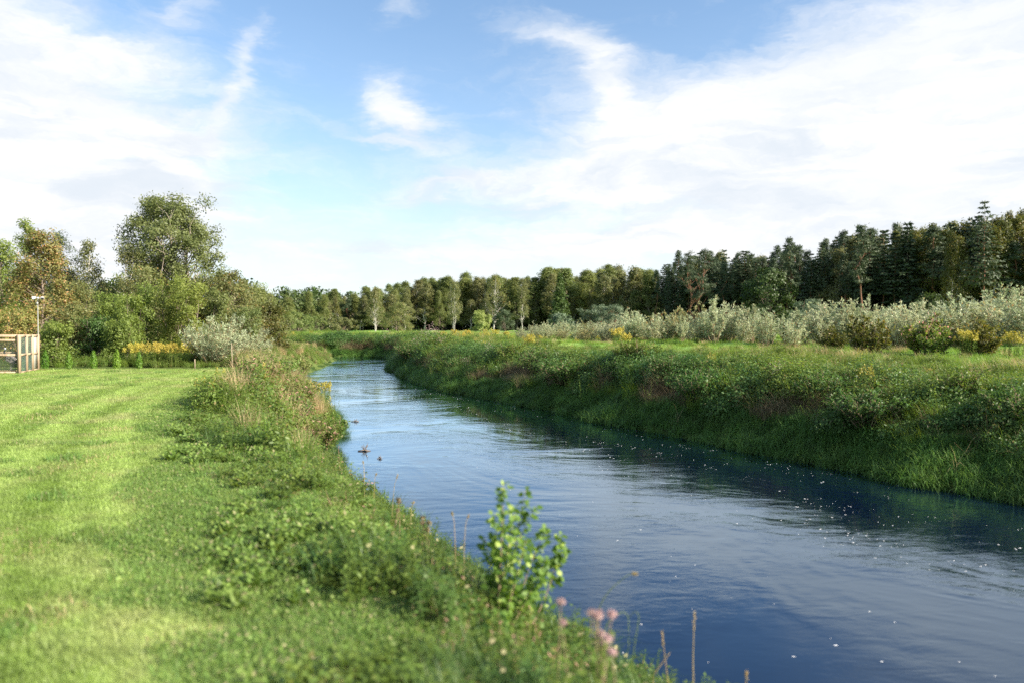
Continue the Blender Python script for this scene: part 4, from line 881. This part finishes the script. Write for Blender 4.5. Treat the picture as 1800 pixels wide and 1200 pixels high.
def aviary():
    x0, y0 = X(33, 36.2), 36.2; zb = 0.0; H = 1.83
    t = empty('aviary', (x0, y0, hz(x0, y0)))
    tag(t, 'timber framed wire aviary on the lawn at the left edge', 'aviary')
    e = np.array([-1.02, 3.1]); W = 4.6
    def post(name, x, y, w=.12): b = MB(); b.box((x, y, H/2-.03), (w, w, H+.06)); return b.build(name, M['wood'], t)
    for i, u in enumerate((0, .37, .68, 1.0)): post('post', e[0]*u, e[1]*u, .125 if i == 0 else .11)
    post('post', -W/2, 0); post('post', -W, 0); post('post', -W+e[0], e[1])
    def rail(a, b, z, w=.05, h=.10):
        a, b = np.array(a), np.array(b); c = (a+b)/2; L = np.linalg.norm(b-a)-.125; m_ = MB(); m_.box((c[0], c[1], z), (L, w, h), rz=math.atan2(*(b-a)[::-1])); return m_.build('rail', M['wood'], t)
    for z in (H-.06, H-.24, .90): 
        rail((0, 0), (-W/2, 0), z); rail((-W/2, 0), (-W, 0), z)
    rail((0, 0), (-W/2, 0), .06, .05, .12); rail((-W/2, 0), (-W, 0), .06, .05, .12)
    for z in (H-.06, .90, .07):
        for u, v in ((0, .37), (.37, .68), (.68, 1.0)): rail(e*u, e*v, z, .05, .10 if z > .1 else .08)
    for z in (H-.06, .90): rail(e, e+[-W, 0], z); rail((-W, 0), np.array([-W, 0])+e, z)
    # wire netting: crossing diagonal wires
    def netting(a, b, z0, z1, sp, r, mat, name='wire_netting'):
        a, b = np.array(a, float), np.array(b, float); L = np.linalg.norm(b-a); d = (b-a)/L; m_ = MB(); h = z1-z0; k = -h
        while k < L:
            for sg in (1, -1):
                u0, u1 = max(k, 0), min(k+h, L)
                if u1 > u0:
                    q0, q1 = u0-k, u1-k
                    if sg < 0: q0, q1 = h-q0, h-q1
                    m_.tube([(a[0]+d[0]*u0, a[1]+d[1]*u0+.004*sg, z0+q0), (a[0]+d[0]*u1, a[1]+d[1]*u1+.004*sg, z0+q1)], r, 3, cap=False)
            k += sp
        return m_.build(name, M[mat], t)
    netting((-.07, -.0), (-W/2+.07, -.0), .12, H-.3, .085, .006, 'wire'); netting((-W/2-.07, 0), (-W+.07, 0), .12, H-.3, .085, .006, 'wire')
    netting(e*.04, e*.34, .12, H-.12, .085, .0045, 'net', 'green_netting'); netting(e*.41, e*.65, .12, H-.12, .085, .0045, 'net', 'green_netting')
    b = MB(); c = e*.84; b.box((c[0]-.02, c[1], H*.5), (.02, .76, H-.30), rz=math.atan2(e[1], e[0])-math.pi/2); b.build('pale_board', M['pale_board'], t)
    # earth floor kick board
    b = MB(); b.box((-W/2, .20, .10), (W-.5, .25, .16)); b.build('straw_bed', M['dry_grass'], t)
aviary()

def crane():
    cx_, cy_ = X(17, 37.4), 37.4
    t = empty('crane_bird', (cx_, cy_, hz(cx_, cy_)), 0)
    tag(t, 'grey crane with white cheek and black neck standing inside the aviary', 'bird')
    def skin(name, V_, E, R, mats, sub=2):
        me = bpy.data.meshes.new(name); me.from_pydata(V_, E, []); o = bpy.data.objects.new(name, me); col.objects.link(o); o.parent = t
        o.modifiers.new('skin', 'SKIN'); 
        for i, r in enumerate(R): me.skin_vertices[0].data[i].radius = (r, r) if not isinstance(r, tuple) else r
        me.skin_vertices[0].data[0].use_root = True
        sb_ = o.modifiers.new('sub', 'SUBSURF'); sb_.levels = sb_.render_levels = sub
        me.materials.append(mats); return o
    # body + neck + head + legs: one surface, facing left
    V_ = [(.05, 0, .72), (-.12, 0, .78), (-.22, 0, .86), (-.27, 0, .98), (-.24, 0, 1.08), (-.22, 0, 1.15), (-.27, 0, 1.17), (-.36, 0, 1.155), (.22, 0, .64), (.36, 0, .56),
          (.04, .06, .58), (.05, .07, .44), (.02, .07, .22), (.01, .07, .03), (-.09, .07, .01), (.04, -.06, .58), (.07, -.07, .44), (.06, -.07, .22), (.05, -.07, .03), (-.05, -.07, .01)]
    E = [(0, 1), (1, 2), (2, 3), (3, 4), (4, 5), (5, 6), (6, 7), (0, 8), (8, 9), (0, 10), (10, 11), (11, 12), (12, 13), (13, 14), (0, 15), (15, 16), (16, 17), (17, 18), (18, 19)]
    R = [.15, .12, .06, .035, .03, .042, .035, .008, .12, .04, .045, .018, .011, .011, .010, .045, .018, .011, .011, .010]
    body = skin('body', V_, E, R, M['feather_grey'])
    # black neck front, white cheek, bustle of dark tail plumes
    nb_ = MB(); nb_.tube([(-.225, 0, .87), (-.275, 0, .98), (-.245, 0, 1.07)], [.066, .043, .037], 10); nb_.build('black_neck_feathers', M['feather_black'], t, True)
    ck = MB(); ck.tube([(-.225, 0, 1.09), (-.215, 0, 1.13), (-.235, 0, 1.185), (-.27, 0, 1.20)], [.038, .050, .046, .02], 10); ck.build('white_cheek', M['white_paint'], t, True)
    pl = MB(); rng = rs(5); n = 60; P = np.stack([rng.uniform(.15, .42, n), rng.normal(size=n)*.06, rng.uniform(.50, .70, n)], 1)
    pl.leaves(P, rng.normal(size=(n, 3))+[0, 0, .4], .22, .05, rng, np.tile([1., 0, -.8], (n, 1))+rng.normal(size=(n, 3))*.25); pl.build('tail_plumes', M['feather_black'], t)
    wg = MB(); n = 140; P = np.stack([rng.uniform(-.12, .30, n), rng.choice([-1, 1], n)*.15+rng.normal(size=n)*.012, rng.uniform(.56, .84, n)-.15*0], 1); P[:, 2] -= (P[:, 0])*.35
    wg.leaves(P, np.stack([0*P[:, 0], np.sign(P[:, 1]), .4+0*P[:, 0]], 1), .14, .045, rng, np.tile([1., 0, -.45], (n, 1))); wg.build('wing_feathers', M['feather_grey'], t)
crane()

def lamp_post():
    x, y = X(67, 39.4), 39.4; z0 = hz(x, y); H = ZT(524, y)-z0
    t = empty('lamp_post', (x, y, z0)); tag(t, 'thin grey lamp post with two white floodlights beside the aviary', 'lamp post')
    b = MB(); b.tube([(0, 0, -.2), (0, 0, 1.5), (0, 0, H)], [.026, .023, .02], 10); b.build('pole', M['galv'], t, True)
    b = MB(); b.tube([(-.17, 0, H-.02), (.17, 0, H-.02)], .016, 8); b.box((0, 0, H), (.09, .07, .08)); b.build('crossbar', M['white_paint'], t)
    def head(x_, ang, tilt):
        h = MB(); h.tube([(0, 0.08, 0), (0, .02, 0), (0, -.07, 0), (0, -.11, 0)], [.035, .06, .08, .088], 14)
        o = h.build('floodlight', M['white_paint'], t, True); o.location = (x_, 0, H+.0); o.rotation_euler = (tilt, 0, ang)
        g = MB(); g.tube([(0, -.113, 0), (0, -.120, 0)], .068, 14); g.build('lens', M['black'], o)
    head(-.16, -1.1, .25); head(.20, .9, .25)
    b = MB(); b.box((.0, -.06, H-.28), (.10, .07, .14)); b.build('junction_box', M['galv'], t)
lamp_post()

def posts():
    x, y = X(342, 41), 41.0
    b = MB(); b.tube([(0, 0, -.1), (.005, 0, .3), (0, 0, .50)], [.028, .027, .025], 8); b.box((0, 0, .505), (.06, .06, .02)); o = b.build('post', M['post_wood'], None, False, (x, y, hz(x, y))); tag(o, 'short wooden post at the lawn edge left of the thin stake', 'post')
    o.name = 'short_post'
    x, y = X(408, 40.5), 40.5
    b = MB(); b.tube([(0, 0, -.1), (-.02, 0, .7), (-.03, 0, 1.35)], [.026, .022, .018], 8); o = b.build('stake', M['post_wood'], None, True, (x, y, hz(x, y))); tag(o, 'tall thin pale stake in front of the whitish willow bush', 'stake')
posts()

def goldenrods():
    rng = random.Random(12)
    fam = []
    for i in range(3):
        r = rs(650+i); st, fl = MB(), MB()
        for k in range(26):
            b = disc(r, 1, .42)[0]; h = 1.1*r.uniform(.75, 1.1); e = b+[r.normal()*.1, r.normal()*.1, h]; st.tube([b, (b+e)/2, e], [.007, .006, .003], 3, 0, False)
            n = 26; u = r.uniform(.1, .9, n); a = r.uniform(0, 6.28, n); d = np.stack([np.cos(a), np.sin(a), .3+0*a], 1); st.leaves(b+(e-b)*u[:, None], r.normal(size=(n, 3))*.4+[0, 0, 1], .10, .022, r, d, 0)
            n = 46; v = r.uniform(0, 1, n); a = r.uniform(0, 6.28, n); q = .11*(1-v*.8); fl.leaves(e+np.stack([np.cos(a)*q, np.sin(a)*q, (v-.4)*.24], 1), r.normal(size=(n, 3))+[0, 0, .6], .05, .04, r)
        fam.append((st.mesh('goldenrod_stems', M['herb_leaf']), fl.mesh('goldenrod_flowers', M['goldenrod'])))
    L = [(232, 43, 'first goldenrod clump from the left behind the lawn'), (252, 43.6, 'second goldenrod clump from the left behind the lawn'), (272, 42.8, 'third goldenrod clump from the left behind the lawn'), (288, 43.4, 'fourth goldenrod clump from the left behind the lawn'),
         (303, 42.6, 'brightest goldenrod clump low behind the lawn'), (322, 43.2, 'tall goldenrod clump left of the whitish willow bush'), (343, 43.8, 'goldenrod clump touching the whitish willow bush'),
         (573, 40, 'yellow goldenrod over the water on the left bank'), (548, 35, 'yellow goldenrod in the left bank thicket'), (1085, 47, 'bright goldenrod clump on the right bank top'), (1100, 50, 'goldenrod clump just behind the bright bank-top one'),
         (930, 50, 'small yellow goldenrod clump on the right bank slope'), (870, 75, 'goldenrod clump at the left start of the meadow edge'), (890, 72, 'second goldenrod clump of the meadow edge'), (780, 86, 'left goldenrod clump above the river narrows'), (800, 84, 'middle goldenrod clump above the river narrows'), (822, 82, 'right goldenrod clump above the river narrows'),
         (1782, 32, 'yellow goldenrod among the silver shrubs at the right edge'), (1700, 33, 'small goldenrod below the leaning silver shrub')]
    for i, (px, d, l) in enumerate(L):
        s = .9 if d < 60 else .85
        plant('goldenrod', fam[i % 3], X(px, d), d, s*(1.15 if px < 350 else 1), s, label=l, cat='goldenrod', group='goldenrod clumps', parts=('stems', 'flowers'), rng=rng)
goldenrods()

def thickets():
    """leafy bushes on both banks that can be told apart"""
    rng = random.Random(31)
    bal = [make_shrub(700+i, 1.25, .72, 34, 11, 12, .10, .38, lf, name='balsam', up=.6, start=.1) for i, lf in enumerate(('impatiens', 'impatiens', 'herb_leaf'))]
    for px, yb, d, k, h, l in [(452, 0, 25.5, 0, 1.0, 'red-speckled balsam bush at the corner where lawn meets bank'), (492, 0, 23.5, 1, 1.0, 'red-speckled balsam bush right of the corner one'), (478, 0, 28, 2, 1.05, 'green bush behind the red-speckled balsams'),
                               (528, 0, 21, 1, .82, 'lowest red-speckled balsam bush toward the camera'), (556, 0, 22.5, 0, .85, 'red-speckled balsam bush closest to the water'), (520, 0, 26.5, 0, 1.0, 'red-speckled balsam bush in the middle of the thicket'), (500, 0, 32, 2, 1.0, 'green bush at the back of the bank thicket'), (575, 0, 25, 2, .8, 'green bush leaning over the water beside the balsams')]:
        plant('balsam_bush', bal[k], X(px, d), d, h*1.06, w_scale=h*1.35, label=l, cat='bush', group='balsam thicket on the left bank', parts=('stems', 'foliage'), rng=rng)
    bd = [make_shrub(710+i, 1.15, .95, 40, 12, 14, .085, .42, lf, name='bankbush', up=.45, start=.05) for i, lf in enumerate(('herb_dark', 'herb_leaf', 'herb_dark'))]
    spots = []
    Yc = [17.5, 19, 20.6, 22.5, 24.6, 27, 29.8, 32.8, 36, 39.6, 43.5, 48, 53, 58.5, 64, 70, 77]
    for i, y in enumerate(Yc):
        xr = np.interp(y, RIGHT[3:16, 1], RIGHT[3:16, 0]); o = 2.5+1.1*math.sin(i*2.1)
        a = X(1, 1)
        spots.append((xr+o*.82, y+o*.57, i))
    for x, y, i in spots:
        s = rng.uniform(.85, 1.2)*(1 if y < 50 else 1.25)
        plant('bank_bush', bd[i % 3], x, y, s, s*rng.uniform(.95, 1.3), label=f"low green bush on the right bank, {ORD[i]} upstream from the right edge of the photo", cat='bush', group='low bushes on the right bank', parts=('stems', 'foliage'), rng=rng)
thickets()

# ------------------------------------------------------------------ foreground plants
def foreground():
    rng = rs(810)
    # alder sapling on the near slope
    x, y = -.12, 6.35; z0 = hz(x, y)
    t = empty('alder_sapling', (x, y, z0)); tag(t, 'leafy alder sapling with round leaves on the near bank against the river', 'sapling')
    def at(px, py, d=None):
        d = d or y; return np.array([X(px, d)-x, d-y, ZT(py, d)-z0])
    stems = [(at(885, 850), .012), (at(872, 905, 6.6), .009), (at(924, 862, 6.8), .010), (at(942, 890, 6.7), .010), (at(905, 900, 6.5), .010), (at(962, 930, 6.8), .009), (at(1000, 968, 6.7), .009), (at(985, 940, 6.9), .007), (at(852, 945, 6.6), .008), (at(925, 950, 6.3), .009), (at(960, 985, 6.4), .008)]
    lf = MB()
    for e, r in stems:
        b = np.array([rng.normal()*.09, rng.normal()*.07, -.05]); mid = (b+e)/2+[rng.normal()*.08, rng.normal()*.06, .02]
        ts = np.linspace(0, 1, 8)[:, None]; p = (1-ts)**2*b+2*ts*(1-ts)*mid+ts**2*e
        s_ = MB(); s_.tube(p, r*(1-.8*ts[:, 0]), 6); s_.build('stem', M['twig'], t, True)
        n = 125; u = rng.uniform(.14, 1, n)**.8; k = u*7; k0 = np.minimum(k.astype(int), 6); P = p[k0]+(p[k0+1]-p[k0])*(k-k0)[:, None]
        a = rng.uniform(0, 6.28, n); d = np.stack([np.cos(a), np.sin(a), rng.uniform(-.2, .6, n)], 1); P = P+d*rng.uniform(.01, .13, (n, 1))*(1.25-u)[:, None]
        N = unit(rng.normal(size=(n, 3))*.55+[.35, -.2, .7]); T = unit(d-(d*N).sum(1)[:, None]*N); B = np.cross(N, T)
        L = .054*rng.uniform(.5, 1.2, n)
        for i in range(n):   # rounded eight-sided leaves with a folded midrib
            th = np.linspace(0, 2*np.pi, 9)[:-1]; q = np.stack([.5-.5*np.cos(th), .44*np.sin(th)], 1)
            v = P[i]+T[i]*(q[:, :1]*L[i])+B[i]*(q[:, 1:]*L[i])+N[i]*(np.abs(q[:, 1:])*L[i]*.25)
            lf.add(v, q=[[0, 1, 2, 3], [0, 3, 4, 5], [0, 5, 6, 7]])
    lf.build('leaves', M['alder_leaf'], t)
    # pink flowered agrimony on the near bank
    def pinkplant(px, py, d, n, l, name='agrimony', spread=.12, hs=.02, mt='pink', groundz=None):
        x, y = X(px, d), d; z = hz(x, y); t = empty(name, (x, y, z)); tag(t, l, 'flower', 'pink flowers on the near bank')
        H = ZT(py, d)-z; st, fl = MB(), MB()
        for i in range(n):
            e = np.array([rng.normal()*spread, rng.normal()*spread, H*rng.uniform(.62, 1)]); b = np.array([rng.normal()*.03, rng.normal()*.03, -.03])
            st.tube([b, (b+e)/2+[.01, 0, .02], e], [.005, .004, .003], 4, 0, False)
            k = 22; u = rng.uniform(.1, .9, k); a = rng.uniform(0, 6.28, k); dd = np.stack([np.cos(a), np.sin(a), .2+0*a], 1)
            st.leaves(b+(e-b)*u[:, None], rng.normal(size=(k, 3))*.4+[0, 0, 1], .08, .026, rng, dd, 1)
            k = 120; q = unit(rng.normal(size=(k, 3)))*.028*rng.uniform(.4, 1, (k, 1)); q[:, 2] = np.abs(q[:, 2])*.8
            fl = MB(); fl.leaves(e+q, q+rng.normal(size=(k, 3))*.01, hs, hs*.6, rng); fl.build('flower_head', M[mt], t)
        st.build('stems', [M['twig'], M['herb_leaf']], t)
    pinkplant(1040, 1030, 4.5, 6, 'pink-flowered plant at the edge of the bank right of the sapling', spread=.035)
    pinkplant(1055, 1085, 4.4, 2, 'lower pink-flowered plant just right of the bigger pink one', spread=.045)
    pinkplant(985, 1050, 4.8, 2, 'small pale pink flower plant left of the bigger pink one', spread=.05)
    pinkplant(1100, 1145, 4.15, 2, 'pinkish plant near the bottom of the bank edge', spread=.05)
    pinkplant(745, 905, 8.0, 4, 'brownish seeding plant at the bank edge left of the sapling', spread=.09, mt='brown_grass')
    pinkplant(690, 880, 9.2, 3, 'small brownish seeding plant farther along the near bank edge', spread=.09, mt='brown_grass')
    pinkplant(1200, 1192, 3.75, 2, 'pinkish flower touching the bottom edge of the photo', spread=.02)
    # grass stalks against the water
    def stalk(pts, r, label, head=True, mat='dry_grass', d=6.6, name='grass_stalk', hw=.012, gy=None):
        P = np.array([[X(a, d), d+(i*.01), ZT(b, d)] for i, (a, b) in enumerate(pts)])
        base = P[0].copy(); z = hz(base[0], base[1]); base[2] = max(z, WZ)-.03
        if P[0][2] > base[2]: P = np.vstack([base, P])
        o0 = P[0].copy(); t = empty(name, tuple(o0)); tag(t, label, 'grass stalk', 'grass stalks against the water')
        k = len(P); u = np.linspace(0, k-1, 24); Q = np.stack([np.interp(u, np.arange(k), P[:, j]) for j in range(3)], 1)
        for _ in range(3): Q[1:-1] = (Q[:-2]+2*Q[1:-1]+Q[2:])/4
        Q = Q-o0; s_ = MB(); s_.tube(Q, r*1.7*(1-.55*np.linspace(0, 1, 24)), 5); s_.build('stem', M[mat], t, True)
        if head:
            h = MB(); hh = Q[-4:]; n = 70; v = rng.uniform(0, 3, n); k0 = np.minimum(v.astype(int), 2); c = hh[k0]+(hh[k0+1]-hh[k0])*(v-k0)[:, None]
            dr = unit(hh[-1]-hh[0]); h.leaves(c+rng.normal(size=(n, 3))*hw*.35, rng.normal(size=(n, 3)), .022, .007, rng, np.tile(dr, (n, 1))+rng.normal(size=(n, 3))*.35); h.build('seed_head', M['dry_grass'], t)
    stalk([(1222, 1230), (1221, 1160), (1224, 1080)], .0042, 'tallest straight straw stalk standing clear against the water', d=6.9)
    stalk([(1180, 1230), (1174, 1180), (1166, 1114)], .0035, 'straight straw stalk left of the tallest one', d=6.8)
    stalk([(1150, 1190), (1180, 1152)], .005, 'short thick straw stalk leaning right across its neighbour', False, d=6.6)
    stalk([(1158, 1180), (1160, 1145), (1166, 1150)], .0025, 'thin green bent blade beside the leaning straw stalk', False, 'grass', d=6.6)
    stalk([(1050, 1075), (1072, 1040), (1105, 1013), (1121, 1012)], .0028, 'green arching stalk with pale seed head above the pink flowers', mat='pale_leaf', d=6.4)
    stalk([(1060, 1110), (1080, 1085), (1100, 1078), (1108, 1090), (1108, 1150)], .0025, 'green stalk arching over to the right and down', False, 'pale_leaf', d=6.3)
    stalk([(1112, 1170), (1120, 1120), (1127, 1085), (1118, 1077), (1108, 1092)], .0025, 'green hooked stalk right of the arching one', False, 'pale_leaf', d=6.3)
    stalk([(1314, 1240), (1316, 1185)], .005, 'thick stalk tip rising from the bottom edge over the water', d=6.6)
    _ = 0
    for px, py, tp, dx, d, l in [(720, 900, 884, 6, 10.5, 'pale dry grass head left of the brownish seeding plant'), (800, 930, 903, -6, 8.5, 'thin pale stalk left of the sapling'), (815, 932, 908, 8, 8.5, 'second thin pale stalk left of the sapling'),
                                 (688, 872, 836, 10, 11.5, 'thin white grass stalk over the water near the bank edge'), (656, 850, 834, 4, 12, 'brown dock seed spike at the bank edge'), (640, 830, 812, -3, 13, 'green blade tip at the bank edge over the water')]:
        stalk([(px, py+35), (px+dx*.4, (py+tp)/2), (px+dx, tp)], .003, l, d=d)
    # twigs standing in the water
    for px, py, n, l, sz in [(640, 793, 9, 'dark twig cluster standing in the water', .16), (624, 741, 4, 'small dark twig in the water farther upstream', .13), (667, 806, 3, 'tiny dark twig right of the bigger cluster', .08)]:
        d = (CAMZ-WZ)*FPX/(py-HOR); b = MB()
        for i in range(n):
            a = rng.uniform(-1, 1); L = sz*rng.uniform(.5, 1.6); b.tube([(rng.normal()*sz*.5, 0, -.1), (a*sz*.3, .02, L*.5), (a*sz*.8, .03, L)], [.012, .009, .004], 4)
            b.tube([(-sz*rng.uniform(.3, 1.3), rng.normal()*.1, .01), (0, 0, .04), (sz*rng.uniform(.3, 1.3), rng.normal()*.1, .01)], [.01, .014, .006], 4)
        o = b.build('water_twig', M['bark'], None, False, (X(px, d), d, WZ)); tag(o, l, 'twig')
foreground()
